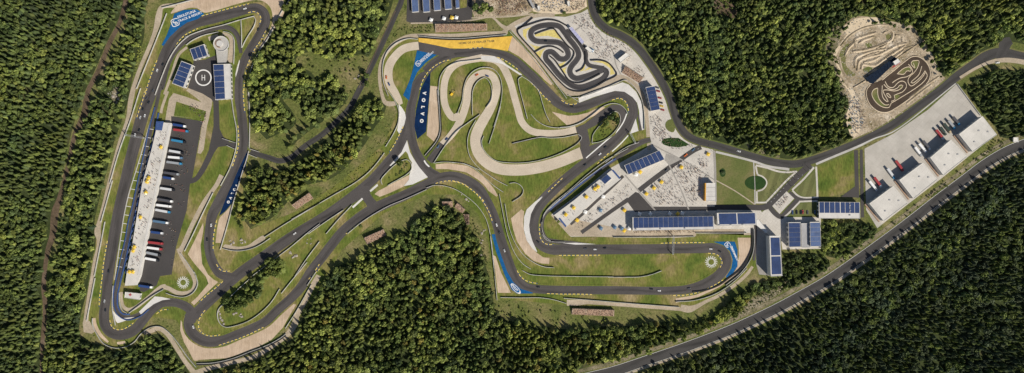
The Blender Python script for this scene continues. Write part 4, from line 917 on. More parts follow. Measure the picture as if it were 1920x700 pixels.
# left pit building
PR = X('293,242 307,230 321,231 311,280 299,340 285,402 271,474 263,517 256,535 234,536 240,495 249,452 266,347 285,277')
def pit_left():
    h = 4.6; R = [W(p, h) for p in PR]; c = W((276, 390)); root = thing('pit_building', 'long slanting pit building with a pale people-filled roof terrace beside the start straight', 'building', (*c, 0))
    L = [(p[0]-c[0], p[1]-c[1]) for p in R]
    MB().prism(L, 0, h-.3).build('wall', M['wall_white'], root)
    rf = MB().prism(L, h-.3, h).build('roof', M['roof_membrane'], root)
    L2 = [(W(p, h)[0]-c[0], W(p, h)[1]-c[1]) for p in X('316,233 320,233 298,340 270,474 262,517 258,517 266,474 294,340')]
    MB().prism(L2, h+.003, h+.25).build('roof_walkway', M['roof_light'], rf)
    ed = [(W(p, 2.2)[0]-c[0], W(p, 2.2)[1]-c[1]) for p in X('292,208 284,245 274,290 262,345 248,400 235,455 225,505 221,530 224,531 230,505 240,455 252,400 266,345 278,290 288,245 296,210')]
    MB().prism(ed, 0, 2.2).build('pit_wall_canopy', M['awning_blue'], root) if False else None
    for i in range(20):
        y = 262+i*13; xs = np.interp(y, [242, 277, 347, 452, 495, 536], [293, 285, 266, 249-.5, 240, 234])
        p = W((xs, y), 0)
        g_ = MB().box(-.12, -2.2, 0.1, .1, 2.2, 3.2).build('garage_door', M['awning_blue'] if i % 2 else M['wall_grey'], root)
        g_.location = (p[0]-c[0]-.35+W((276, 390), h)[0]*0-(W((276, 390))[0]-W((276, 390), h)[0])*(-1)*0, p[1]-c[1], 0); g_.rotation_euler = (0, 0, math.radians(-14))
    cp = [(W(p, h+.6)[0]-c[0], W(p, h+.6)[1]-c[1]) for p in P('c','555,225 610,225 597,292 548,288')]
    MB().prism(cp, h+.3, h+.6).build('roof_canopy', M['awning_blue'], root)
    EXCL.append(np.array(PR)[:, :2])
pit_left()
# pit wall: blue rails either side of the lane
barrier(X('291,201 279,247 268,299 259,340 254,363 249,386 241,417 235,451 227,484 222,507 216,535 213,552 214,575 221,590 238,600 262,594 280,580'), 'long blue pit wall between grid and pit lane', 1.2, 1.0, 'awning_blue', 'pit_wall', cat='pit wall', group='blue pit walls')
barrier(X('298,212 292,242 283,280 271,330 258,384 246,440 236,490 226,530 221,555 222,575 230,588 244,590'), 'blue and white pit wall beside the garages', 1.0, 1.6, 'awning_blue', 'pit_wall', cat='pit wall', group='blue pit walls')
def red_cross():
    h = 5.0; r = hall('medical_centre', 'white medical building with a red cross on its roof, bottom of the paddock', 'building', P('g','330,108 443,120 434,166 325,150'), h, [], roofm='roof_light')
    o = MB(); o.box(-.55, -1.7, 0, .55, 1.7, .12); o.box(-1.7, -.55, 0, -.552, .55, .12); o.box(.552, -.55, 0, 1.7, .55, .12)
    q = o.build('roof_cross', PAINT['red'], r); c = W(P('g','366,128')[0], h); q.location = (c[0]-r.location.x, c[1]-r.location.y, h+.01); q.rotation_euler = (0, 0, -.12)
red_cross()
# car ports at the top
for i, (pts, lab) in enumerate([('N','235,-200 385,-200 412,262 265,275'), ('N','480,-200 630,-200 658,262 510,275'), ('N','720,-200 865,-200 893,228 745,242'), ('N','955,-200 1105,-200 1138,200 985,215'), ('N','1200,-200 1275,-200 1300,180 1222,190')][k] + ('',) if False else (x, l) for k, (x, l) in enumerate([
   ('235,-200 385,-200 412,262 265,275', 'leftmost blue solar carport at the top edge'), ('480,-200 630,-200 658,262 510,275', 'second blue solar carport from the left at the top edge'), ('720,-200 865,-200 893,228 745,242', 'middle blue solar carport at the top edge'),
   ('955,-200 1105,-200 1138,200 985,215', 'fourth blue solar carport from the left at the top edge'), ('1200,-200 1275,-200 1300,180 1222,190', 'narrow rightmost solar carport at the top edge')])):
    hall('carport', lab, 'carport', P('N', pts), 4.2, [(.05, .02, .95, .98, 1, 'u')], win=False, group='solar carports at the top edge', solarm='solar_light')
# central halls
hall('solar_hall', 'oblong hall with a solar roof between the plaza and the upper right bend', 'building', P('r','624,132 690,121 730,295 664,307'), 9, [(.03, .02, .98, .98, 6, 'v')], floors=2)
hall('solar_hall', 'slanting solar roofed hall above the pit building', 'building', P('t','80,196 340,84 378,150 108,264'), 9, [(.01, .04, .98, .96, 8, 'u')], floors=2)
hall('main_building', 'very long hall with a row of sixteen solar fields beside the main straight', 'building', P('t','140,575 732,566 735,662 142,672'), 9, [(.01, .02, .99, .80, 16, 'u')], floors=2)
hall('main_building', 'wide hall with two big solar fields right of the very long one', 'building', P('v','172,543 458,539 464,630 178,636'), 11, [(.03, .05, .98, .90, 2, 'u')], floors=3)
hall('tall_hall', 'upright oblong hall with two solar fields beside the right hairpin', 'building', P('w','360,321 439,321 455,612 370,616'), 15, [(.11, .03, .92, .97, 2, 'v')], floors=4)
hall('solar_hall', 'dark blue five field solar block right of the upright hall', 'building', P('w','498,222 588,222 592,402 502,404'), 8, [(.04, .03, .93, .98, 5, 'v')], floors=2, roofm='roof_grey')
hall('low_block', 'low grey roofed block between the two right hand solar blocks', 'building', P('w','592,230 655,230 657,408 596,408'), 5, [], roofm='roof_grey')
hall('solar_hall', 'pale blue five field solar block at the right edge of the campus', 'building', P('w','655,220 730,219 736,398 658,400'), 8, [(.04, .03, .96, .98, 5, 'v')], floors=2, solarm='solar_light')
hall('solar_hall', 'wide low building with eight upright solar fields and a white front beside the lawns', 'building', P('x','214,384 513,387 515,506 216,505'), 7, [(.01, .02, .52, .66, 4, 'u'), (.53, .02, .99, .66, 4, 'u')], floors=1)
def box_orange():
    r = hall('event_pavilion', 'white roofed pavilion with an orange side wall at the edge of the lawn', 'building', P('t','677,325 745,325 748,455 675,455'), 8, [], roofm='roof_light')
    h = 8; a, b_ = W(P('t','677,325')[0], h), W(P('t','675,455')[0], h); c = r.location
    MB().prism([(a[0]-c.x-1.1, a[1]-c.y), (a[0]-c.x-.1, a[1]-c.y), (b_[0]-c.x-.1, b_[1]-c.y), (b_[0]-c.x-1.1, b_[1]-c.y)], 0, h+.1).build('side_wall', M['orange'], r)
    for k in range(1, 4):
        p, q = quad_pt([W(v, h) for v in P('t','677,325 745,325 748,455 675,455')], .04, k/4), quad_pt([W(v, h) for v in P('t','677,325 745,325 748,455 675,455')], .96, k/4)
        MB().bar((p[0]-c.x, p[1]-c.y, h+.1), (q[0]-c.x, q[1]-c.y, h+.1), .09).build('roof_seam', M['wall_grey'], r)
box_orange()
# pit building of the right circuit
def pit_right():
    h = 6; pts = P('s','150,482 300,370 420,270 560,160 575,152 640,215 500,330 380,430 240,568'); R = [W(p, h) for p in pts]; c = W(P('s','390,360')[0]); root = thing('pit_building', 'slanting pit building with roof terrace and yellow canopies beside the pit straight', 'building', (*c, 0))
    L = [(p[0]-c[0], p[1]-c[1]) for p in R]
    MB().prism(L, 0, h-.3).build('wall', M['wall_white'], root); rf = MB().prism(L, h-.3, h).build('roof', M['roof_membrane'], root)
    for q in ('185,508 196,502 243,560 234,570', '570,152 584,150 638,212 626,218'):
        MB().prism([(W(p, h+.5)[0]-c[0], W(p, h+.5)[1]-c[1]) for p in P('s', q)], h+.003, h+.5).build('awning', M['awning_blue'], root)
    q = [W(p, h+1) for p in P('s','488,225 540,182 572,212 520,258')]; q = [(p[0]-c[0], p[1]-c[1]) for p in q]
    b_ = MB().prism(q, h+.003, h+2.2).build('penthouse', M['wall_white'], root)
    k = [((p[0]-(q[0][0]+q[2][0])/2)*.93+(q[0][0]+q[2][0])/2, (p[1]-(q[0][1]+q[2][1])/2)*.93+(q[0][1]+q[2][1])/2) for p in q]
    panel_mesh(k, h+2.21, h+2.4, 'solar_panel', 'solar', b_)
    for i in range(14):
        f = (i+.5)/14; a = quad_pt(P('s','130,470 550,135 551,136 131,471'), f, 0); p = W(a)
        g_ = MB().box(-2, -.1, 0.1, 2, .1, 4).build('garage_door', M['awning_blue'] if i % 2 else M['wall_grey'], root); g_.location = (p[0]-c[0]+2.2, p[1]-c[1]-2.6, 0); g_.rotation_euler = (0, 0, math.radians(38.5))
    windows(root, L, h, 2)
    EXCL.append(np.array(pts)[:, :2])
pit_right()
barrier(P('s','600,70 500,130 380,225 250,330 150,412 118,445'), 'blue pit wall below the right pit straight', 1.1, 1.6, 'awning_blue', 'pit_wall', cat='pit wall', group='blue pit walls')
# warehouses
WH = [('1842,218 1869,253 1824,285 1798,252', 'topmost pale flat roofed warehouse of the cargo yard'), ('1783,262 1813,294 1769,329 1744,296', 'second pale warehouse from the top of the cargo yard'),
      ('1731,305 1757,337 1713,373 1686,338', 'third pale warehouse from the top of the cargo yard'), ('1675,349 1702,381 1657,415 1630,382', 'lowest pale warehouse of the cargo yard beside the lawns')]
for s, lab in WH:
    q = X(s); q = [q[3], q[0], q[1], q[2]]
    r = hall('warehouse', lab, 'warehouse', q, 10, [], roofm='roof_membrane', floors=1, win=False, group='warehouses in the cargo yard')
    R = [W(p, 10) for p in q]; c = r.location; a, b_ = Vector(R[0]), Vector(R[1]); d = (b_-a); L = d.length; d.normalize(); nrm = Vector((-d.y, d.x))
    for k in range(6):
        m_ = a+d*(L*(k+.5)/6)-Vector((c.x, c.y))-nrm*.35
        MB().prism([tuple(m_-d*1.7), tuple(m_+d*1.7), tuple(m_+d*1.7+nrm*.12), tuple(m_-d*1.7+nrm*.12)], 1.1, 4.6).build('loading_door', M['wall_grey'], r)
    for k in (.25, .6, .82):
        p = quad_pt(R, k, .3+.5*((k*7) % 1)); MB().box(p[0]-c.x-.9, p[1]-c.y-.7, 10, p[0]-c.x+.9, p[1]-c.y+.7, 10.5).build('roof_vent', M['roof_grey'], r)
    bl = Vector(R[3])
    e0, e1 = Vector(R[0])-Vector((c.x, c.y)), Vector(R[3])-Vector((c.x, c.y)); off = -d*2.2
    MB().prism([tuple(e0+off*.35), tuple(e0+off), tuple(e1+off), tuple(e1+off*.35)], 0.0, 1.2).build('loading_ramp', M['wood'], r)
# small buildings
def shed(lab, pts, t_, h, roofm, cat='building', name='small_building'): return hall(name, lab, cat, P(t_, pts), h, [], roofm=roofm, win=True)
shed('low grey storage box standing on the asphalt right of the medical building roof', '325,55 400,60 398,108 322,100', 'g', 4, 'roof_grey') if False else None
hall('timing_office', 'lilac roofed strip building on the right side of the kart track', 'building', P('q','452,203 474,194 568,308 552,326'), 4.5, [(.02, .03, .98, .97, 6, 'v')], solarm=M['solar_pale'])
shed('small white kart office at the end of the lilac strip', '572,352 590,338 628,372 612,388', 'q', 3.4, 'wall_white')
hall('white_hall', 'bright white tent hall on the grey plaza above the upper bend', 'building', P('q','812,432 868,388 897,405 832,458'), 6, [], roofm='wall_white', win=False)
hall('clubhouse', 'small white roofed clubhouse with a red edge beside the dirt kart course', 'building', P('K','400,140 450,110 478,145 425,178'), 6.5, [], roofm='wall_white')
MB_ = None
def red_edge():
    o = MB().prism([W(p, 3) for p in P('K','392,192 470,142 478,152 398,204')], 2.6, 3.0); r = thing('awning', 'long red awning beside the dirt kart course clubhouse', 'awning', (*W(P('K','435,172')[0]), 0)); c = r.location
    o.v = [(a-c.x, b_-c.y, z) for a, b_, z in o.v]; o.build('canopy', PAINT['red'], r)
    for k in (0, 1, 2, 3): v = o.v[k]; MB().cyl(v[0]*.95, v[1]*.95, 0, 2.6, .08).build('post', M['steel'], r)
red_edge()
def long_canopy():
    # the great dark canopy roof beside the dirt kart course
    pts = P('K','125,305 420,92 445,112 410,165 200,362 165,355'); h = 3.2; c = W(P('K','285,225')[0]); r = thing('pit_canopy', 'long dark blue canopy roof beside the dirt kart course', 'canopy', (*c, 0))
    L = [(W(p, h)[0]-c[0], W(p, h)[1]-c[1]) for p in pts]
    MB().prism(L, h-.3, h).build('canopy_roof', M['navy_dark'], r)
    for k, v in enumerate(L): MB().cyl(v[0]*.94, v[1]*.94, 0, h-.3, .15).build('post', M['steel'], r)
    for k in range(9):
        a, b_ = quad_pt([L[0], L[1], L[3], L[4]], (k+.5)/9, .08), quad_pt([L[0], L[1], L[3], L[4]], (k+.5)/9, .92)
        MB().bar((*a, h+.1), (*b_, h+.1), .16).build('roof_rib', M['navy_dark'], r)
    EXCL.append(np.array(pts)[:, :2])
M['navy_dark'] = plain('navy_canopy', (.010, .018, .035), 0.8, 0.35, 0.5, 0.1)
long_canopy()
hall('works_shed', 'long narrow grey roofed shed on the sandy ground at the top', 'building', P('M','935,-60 975,-60 1065,118 1035,128'), 5, [], roofm='roof_grey')
hall('works_office', 'small white works office at the lower end of the narrow shed', 'building', P('M','1098,90 1138,90 1142,145 1112,148'), 4, [], roofm='wall_white')
hall('works_office', 'tall narrow white cabin on the sandy ground at the top', 'building', P('M','1545,25 1585,20 1590,90 1562,98'), 4, [], roofm='wall_white')
hall('roadside_hut', 'small white hut beside the highway at the right edge', 'hut', X('1900,258 1909,258 1910,267 1900,267'), 3.5, [], roofm='wall_white')
# foot bridge stair + stair tower by the tall hall
def stair():
    c = W(P('w','310,265')[0]); r = thing('footbridge', 'slanting white footbridge between the wide hall and the upright hall', 'footbridge', (*c, 0)); h = 6
    L = [(W(p, h)[0]-c[0], W(p, h)[1]-c[1]) for p in P('w','270,205 282,200 350,290 335,302 262,240')]
    MB().prism(L, h-.5, h).build('deck', M['white_concrete'], r)
    MB().bar((*L[1], h+.6), (*L[2], h+.6), .12).build('handrail', M['steel'], r); MB().bar((*L[4], h+.6), (*L[3], h+.6), .12).build('handrail', M['steel'], r)
    for v in (L[2], L[3], L[4]): MB().cyl(v[0]*.9, v[1]*.9, 0, h-.5, .25).build('pillar', M['wall_white'], r)
stair()
# ------------------------------------------------------------------ stands with spectators
CROWD = []    # (x, y, z) seats
def stand(lab, pts, tiers=7, h=4.0, wood=True):
    R = [Vector(W(p, h*.5)) for p in pts]; c = sum(R, Vector((0, 0)))/4; r = thing('grandstand', lab, 'grandstand', (c.x, c.y, 0), 0, 'spectator stands')
    L = [p-c for p in R]; mb = MB()
    q = [tuple(v) for v in L]
    for k in range(tiers):
        v0, v1 = k/tiers, (k+1)/tiers-.004
        mb.prism([quad_pt(q, 0, v0), quad_pt(q, 1, v0), quad_pt(q, 1, v1), quad_pt(q, 0, v1)], 0, h*(1-k/tiers)*.9+.5)
    mb.build('tier', M['wood'], r)
    n = max(2, int((L[1]-L[0]).length/14))
    for j in range(n+1):
        u0 = min(max(j/n-.008, 0.001), .98); st = MB()
        for k in range(tiers):
            v0, v1 = k/tiers+.02/tiers, (k+1)/tiers-.05/tiers
            st.prism([quad_pt(q, u0, v0), quad_pt(q, u0+.015, v0), quad_pt(q, u0+.015, v1), quad_pt(q, u0, v1)], h*(1-k/tiers)*.9+.503, h*(1-k/tiers)*.9+.56)
        st.build('stair', M['gravel_path'], r)
    a, b_ = q[0], q[1]; MB().bar((*a, h+1.3), (*b_, h+1.3), .07).build('back_rail', M['dark_steel'], r)
    for k in range(n+1):
        p = (a[0]+(b_[0]-a[0])*k/n, a[1]+(b_[1]-a[1])*k/n); MB().cyl(p[0], p[1], 0, h+1.3, .08).build('rail_post', M['dark_steel'], r)
    nn = int((L[1]-L[0]).length*(L[3]-L[0]).length*0.75)
    for _ in range(nn):
        k = random.randrange(tiers); u = random.random(); p = quad_pt(q, .01+.98*u, (k+.2+.5*random.random())/tiers); CROWD.append((p[0]+c.x, p[1]+c.y, h*(1-k/tiers)*.9+.45, random.random()*6.28))
    EXCL.append(np.array([p[:2] for p in pts]))
stand('long tan grandstand below the solar carports at the top', P('j','450,178 830,176 830,222 452,236'))
stand('short tan grandstand in the meadow left of the junction', P('f','768,175 895,84 922,125 797,206'), 6)
stand('brown grandstand between the centre wood and the lower diagonal road', X('683,446 719,430 724,441 688,459'), 5)
stand('small brown stand, left one of three above the centre wood', P('o','113,148 188,146 190,188 115,190'), 5)
stand('small tilted brown stand, middle one of three above the centre wood', P('o','225,155 282,205 260,235 203,190'), 5)
stand('small upright brown stand, right one of three above the centre wood', P('o','310,241 311,315 289,317 266,241')[::1], 5)
stand('long brown grandstand below the lower right straight', P('E','88,226 395,238 395,287 85,272'))
stand('slanting brown stand beside the grey plaza, above the upper right bend', X('1172,124 1206,146 1199,156 1166,136'), 5)
# ------------------------------------------------------------------ masts, gantries, lamps
def gantry(lab, a, b_, h=6.5):
    A, B = Vector(W(a)), Vector(W(b_)); c = (A+B)/2; r = thing('track_gantry', lab, 'gantry', (c.x, c.y, 0), 0, 'gantries over the tracks'); A -= c; B -= c
    for s_ in (A, B): MB().box(s_.x-.35, s_.y-.35, 0, s_.x+.35, s_.y+.35, h).build('tower_leg', M['steel'], r)
    d = (B-A).normalized(); n_ = Vector((-d.y, d.x))*.7
    t1 = MB()
    for o_ in (n_, -n_):
        for z in (h-.6, h+.6): t1.bar((A.x+o_.x, A.y+o_.y, z), (B.x+o_.x, B.y+o_.y, z), .12)
    k = int((B-A).length/1.5)
    for i in range(k):
        p = A+(B-A)*(i/k); q = A+(B-A)*((i+1)/k); t1.bar((p.x+n_.x, p.y+n_.y, h+.6), (q.x-n_.x, q.y-n_.y, h+.6), .08); t1.bar((p.x+n_.x, p.y+n_.y, h-.6), (q.x+n_.x, q.y+n_.y, h+.6), .08)
    t1.build('truss', M['steel'], r)
    m_ = A+(B-A)*.5; MB().box(m_.x-1.5, m_.y-.9, h-1.8, m_.x+1.5, m_.y-.72, h-.2, rz=math.atan2(d.y, d.x), c=(m_.x, m_.y)).build('signal_board', M['dark_steel'], r)
gantry('steel start gantry spanning the left straight', P('c','340,325')[0], P('c','480,348')[0])
gantry('steel gantry spanning the main straight below the long solar building', P('u','432,84')[0], P('u','428,218')[0])
gantry('steel gantry at the pit entry of the upper right bend', P('r','505,462')[0], P('r','545,540')[0], 5.5)
def lamp_proto():
    r = thing('street_lamp', 'slim grey lamp post', 'street lamp', (0, 0, 0), 0, 'lamp posts along the forecourt drive')
    MB().cyl(0, 0, 0, .4, .28).build('base', M['dark_steel'], r); MB().cyl(0, 0, .4, 7, .14, .09).build('pole', M['dark_steel'], r)
    MB().bar((0, 0, 6.9), (1.6, 0, 7.2), .07).build('arm', M['dark_steel'], r); MB().box(1.3, -.2, 7.1, 2.3, .2, 7.25).build('lamp_head', M['steel'], r); return r
lp = lamp_proto(); index_kids(lp)
NTH = 'lowest second third fourth fifth sixth seventh eighth'.split()
row1 = P('v','545,468 567,444 592,418 612,392 635,370 658,340 682,312 705,285 728,252'); row2 = P('v','842,216 822,238 770,275 740,300 712,345'); row3 = P('t','600,85 720,92')
for i, p in enumerate(row1+row2+row3):
    o = lp if i == 0 else copy_tree(lp); o.location = at3(p); o.rotation_euler = (0, 0, .7)
    if i < 9: o['label'] = ('lowest' if i == 0 else 'uppermost' if i == 8 else NTH[i] + ' from the bottom') + ' lamp post along the left white path of the forecourt drive'
    elif i < 14: o['label'] = ('uppermost' if i == 9 else 'lowest' if i == 13 else NTH[i-9]+' from the top') + ' lamp post along the right side of the forecourt drive'
    else: o['label'] = ('left' if i == 14 else 'right')+' lamp post where the plaza road meets the public road'
# ------------------------------------------------------------------ vehicles
def car_mesh(L=4.5, Wd=1.85, H=1.4, cab=(.18, .72), taper=.82):
    mb = MB(); x0, x1, y = -L/2, L/2, Wd/2
    mb.prism([(x0, -y*.9), (x0+.25, -y), (x1-.5, -y), (x1, -y*.75), (x1, y*.75), (x1-.5, y), (x0+.25, y), (x0, y*.9)], .25, .8, 0, [(x0+.05, -y*.88), (x0+.3, -y*.97), (x1-.6, -y*.95), (x1-.15, -y*.7), (x1-.15, y*.7), (x1-.6, y*.95), (x0+.3, y*.97), (x0+.05, y*.88)])
    return mb
def make_car(kind, paint, label, group, race=False):
    r = thing('race_car' if race else 'parked_car', label, 'race car' if race else 'car', (0, 0, 0), 0, group)
    car_mesh().build('body', paint, r)
    MB().prism([(-1.6, -.8), (.9, -.8), (.9, .8), (-1.6, .8)], .8, 1.32, 0, [(-1.2, -.62), (.25, -.62), (.25, .62), (-1.2, .62)]).build('windscreen', M['glass'], r)
    MB().prism([(-1.15, -.6), (.2, -.6), (.2, .6), (-1.15, .6)], 1.323, 1.39).build('roof', paint, r)
    for x in (-1.4, 1.4):
        for y in (-.86, .86): 
            wv = MB().wheel(x, y, .33, .24); MB.build(wv, 'wheel', M['tyre'], r)
    for y in (-.6, .6): MB().box(2.08, y-.18, .5, 2.2, y+.18, .66).build('headlight', M['white_paint'], r)
    if race: MB().box(-2.3, -.85, 1.15, -1.95, .85, 1.2).build('rear_wing', M['dark_steel'], r)
    return r
PC = {}
def put_car(p, rz, col, label, group, race=False):
    key = (col, race)
    if key not in PC: o = PC[key] = make_car('car', PAINT[col], label, group, race); index_kids(o)
    else: o = copy_tree(PC[key])
    o['label'] = label; o['group'] = group; o.location = at3(p); o.rotation_euler = (0, 0, rz)
    if race: o.scale = (.85, .9, .85)
    return o
def moto_proto(): pass
RC = [('a',605,470,'black','black race car, topmost on the left straight'), ('a',563,515,'white','white race car near the top of the left straight'), ('a',535,660,'darkgrey','dark race car below the white one on the upper left straight'),
 ('b',425,65,'white','white race car on the top stretch before the left hairpin'), ('b',522,215,'black','dark race car leaving the top left hairpin'),
 ('c',490,55,'darkgrey','small dark race car in the bunch on the left straight, rearmost'), ('c',503,85,'black','black race car in the bunch on the left straight, second'), ('c',460,135,'black','black race car in the bunch on the left straight, beside the kerb'),
 ('c',473,185,'white','white race car in the bunch above the start gantry'), ('c',440,197,'silver','silver race car beside the last kerb stone above the start gantry'), ('c',433,288,'black','black race car just above the start gantry'), ('c',402,325,'white','white race car under the start gantry'),
 ('e',210,655,'black','black race car alone on the lower start straight'), ('f',180,320,'white','white race car on the left bend beside the gravel trap'), ('f',150,425,'black','black race car behind the white one on the left bend'), ('f',788,382,'white','white race car alone on the diagonal straight'),
 ('g',180,175,'silver','silver race car approaching the lower left bend'), ('g',187,238,'black','black race car approaching the lower left bend'), ('g',827,362,'white','white race car in the bottom hairpin'),
 ('o',510,318,'white','white race car entering the stretch above the blue strip'), ('o',530,370,'black','black race car level with the top of the blue strip'), ('o',567,505,'silver','silver race car beside the blue strip'), ('o',812,440,'black','black race car in the bend below the pit building'),
 ('p',425,382,'black','black race car right of the oval painted badge'), ('p',767,102,'darkgrey','dark grey race car, left one of three on the main straight'), ('p',840,108,'white','white race car, middle one of three on the main straight'), ('p',910,98,'black','black race car, right one of three on the main straight'),
 ('u',712,183,'white','white race car entering the right hairpin'), ('u',775,200,'black','black race car in the right hairpin'), ('u',278,475,'black','black race car, left one on the lower right straight'), ('u',333,487,'white','white race car on the lower right straight'), ('u',552,470,'darkgrey','dark race car, right one on the lower right straight'),
 ('r',330,568,'black','black race car right of the leaf shaped island'), ('r',290,620,'white','white race car on the upper pit straight'), ('r',183,697,'black','black race car on the pit straight beside the pale road'), ('l',865,543,'black','black race car in the dip below the kart track'),
 ('j',95,565,'orange','orange rally car on the upper left pale hairpin'), ('j',115,615,'blue','blue rally car on the upper left pale hairpin'), ('j',755,547,'orange','orange rally car on top of the central pale hairpin'), ('j',830,555,'blue','blue rally car on top of the central pale hairpin'),
 ('k',728,353,'blue','blue rally car on the pale end of the link road'), ('k',668,408,'steelblue','steel blue rally car on the dark end of the link road'), ('q',285,300,'black','small black kart racer on the upper kart straight')]
for t_, x, y, col, lab in RC:
    p = P(t_, f'{x},{y}')[0]; put_car(p, heading(*p)+random.uniform(-.1, .1), col, lab, 'race cars on the tracks', True)
for t_, x, y, col, rz, lab in [('r',708,135,'darkgrey',-.25,'dark car, topmost of the row right of the oblong solar hall'), ('r',716,161,'red',-.25,'red car, second from the top of the row right of the oblong solar hall'), ('r',727,210,'red',-.25,'red car, middle of the row right of the oblong solar hall'), ('r',735,245,'black',-.25,'black car below the middle red one, right of the oblong solar hall'),
 ('r',741,270,'yellow',-.25,'yellow car in the row right of the oblong solar hall'), ('r',747,297,'red',-.25,'red car, lowest of the row right of the oblong solar hall'),
 ('v',722,538,'blue',1.57,'blue car, leftmost on the small lawn car park'), ('v',753,537,'black',1.57,'black car, second from left on the small lawn car park'), ('v',783,537,'black',1.57,'black car left of the red one on the small lawn car park'), ('v',797,535,'red',1.57,'bright red car on the small lawn car park'), ('v',832,538,'darkgrey',1.57,'dark car right of the red one on the small lawn car park'), ('v',885,537,'steelblue',1.57,'steel blue car, rightmost on the small lawn car park'),
 ('t',583,82,'steelblue',.7,'steel blue car nearest the public road on the plaza road'), ('t',527,122,'orange',.7,'orange car on the dark plaza road'), ('t',388,230,'darkgrey',.7,'dark car in the middle of the plaza road'), ('m',-1,-1,'white',0,None)]:
    if lab: put_car(P(t_, f'{x},{y}')[0], rz, col, lab, 'cars parked around the campus')
put_car((1870, 118), .1, 'white', 'white car beside the public road at the upper right', 'cars parked around the campus')
put_car((1385, 284), -.25, 'silver', 'silver car driving on the public road above the lawns', 'cars parked around the campus')
TR = {}
def truck(a, b_, tcol, ccol, lab, grp, hgt=4.0):
    A, B = Vector(W(a, 4)), Vector(W(b_, 4)); L = (B-A).length; c = (A+B)/2; key = (tcol, ccol, round(L))
    if key in TR: o = copy_tree(TR[key])
    else:
        o = thing('semi_truck', lab, 'truck', (0, 0, 0), 0, grp); cl = 2.6; x0, x1 = -L/2, L/2
        MB().box(x0, -1.27, 1.1, x1-cl-.7, 1.27, 4.0).build('trailer', PAINT[tcol], o)
        MB().box(x0+.4, -.9, .75, x1-cl, .9, 1.098).build('chassis', M['dark_steel'], o)
        cb = MB(); cb.prism([(x1-cl, -1.2), (x1-.2, -1.2), (x1, -1.0), (x1, 1.0), (x1-.2, 1.2), (x1-cl, 1.2)], .7, 3.2); cb.prism([(x1-cl, -1.15), (x1-1.1, -1.15), (x1-1.1, 1.15), (x1-cl, 1.15)], 3.203, 3.8, 0, [(x1-cl, -1.1), (x1-1.7, -1.0), (x1-1.7, 1.0), (x1-cl, 1.1)])
        cb = cb.build('cab', PAINT[ccol], o); MB().box(x1+.002, -.95, 1.9, x1+.05, .95, 2.9).build('windscreen', M['glass'], cb)
        for x in (x0+1.5, x0+2.9, x1-cl-1.2, x1-1.2):
            for y in (-1.1, 1.1): MB.build(MB().wheel(x, y, .5, .3), 'wheel', M['tyre'], o)
        TR[key] = o; index_kids(o)
    o['label'] = lab; o['group'] = grp; o.location = (c.x, c.y, gz((a[0], a[1]))); d = B-A; o.rotation_euler = (0, 0, math.atan2(d.y, d.x))
G1 = 'race trucks parked in the left paddock'; G2 = 'freight trucks in the cargo yard'
for t_, a, b_, tc, cc, lab in [('c','675,247','768,262','blue','white','blue trailer truck at the very top of the left paddock'), ('c','680,284','785,298','red','cyan','red trailer truck with a cyan cab near the top of the left paddock'), ('c','665,360','768,378','cyan','black','light blue trailer truck with a black cab in the upper left paddock'),
 ('c','648,438','750,456','silver','black','silver trailer truck with a black cab above the white one with a blue cab'), ('c','640,484','745,493','white','steelblue','white trailer truck with a blue cab in the upper half of the paddock'), ('c','630,520','740,535','grey','cyan','grey trailer truck with a cyan cab in the upper half of the paddock'),
 ('c','612,598','718,612','darkgrey','grey','dark grey truck above the blue and white one in the middle of the paddock'), ('c','605,632','683,645','blue','white','short blue truck with a white cab in the middle of the paddock'), ('e','582,50','688,66','silver','black','silver trailer truck with a black cab in the middle of the paddock'),
 ('e','565,130','672,149','darkgrey','white','dark trailer truck with a white cab above the all white truck'), ('e','555,173','663,186','white','white','all white truck in the lower middle of the paddock'), ('e','548,208','655,228','silver','cyan','silver trailer truck with a cyan cab right below the all white truck'),
 ('e','530,290','640,306','steelblue','white','steel blue trailer truck with a white cab standing alone'), ('e','515,370','602,381','blue','silver','short blue truck with a silver cab above the all red truck'), ('e','495,445','602,457','red','red','all red truck in the lower paddock'),
 ('e','485,483','595,498','white','red','white trailer truck with a red cab in the lower paddock'), ('e','482,520','585,542','grey','black','grey trailer truck with a black cab below the red cabbed one'), ('e','472,562','572,580','white','black','white trailer truck with a black cab, lowest of the row'), ('g','425,62','525,76','blue','white','blue trailer truck beside the medical building')]:
    truck(P(t_, a)[0], P(t_, b_)[0], tc, cc, lab, G1)
for t_, a, b_, tc, cc, lab in [('A','335,365','390,432','red','silver','red trailer truck in the upper cargo yard'), ('A','366,345','408,402','darkgreen','darkgreen','dark green truck right of the upper red one'), ('A','392,318','442,386','darkgreen','tan','dark green trailer truck with a tan cab'), ('A','425,298','474,358','grey','cyan','grey trailer truck with a cyan cab, upper cargo yard'), ('A','458,270','508,330','darkgrey','cyan','dark trailer truck with a cyan cab, topmost in the cargo yard'),
 ('A','180,490','230,556','white','grey','white truck, left one of the middle three in the cargo yard'), ('A','210,465','262,526','white','white','all white truck, centre one of the middle three in the cargo yard'), ('A','240,445','292,510','darkgrey','silver','dark trailer truck, right one of the middle three in the cargo yard'), ('B','312,200','368,276','red','red','all red truck above the third warehouse'),
 ('B','252,258','304,330','silver','cyan','silver trailer truck with a cyan cab in the lower cargo yard'), ('B','120,350','175,418','white','silver','white truck at the lowest warehouse'), ('B','155,322','208,394','red','silver','red trailer truck at the lowest warehouse')]:
    truck(P(t_, a)[0], P(t_, b_)[0], tc, cc, lab, G2)
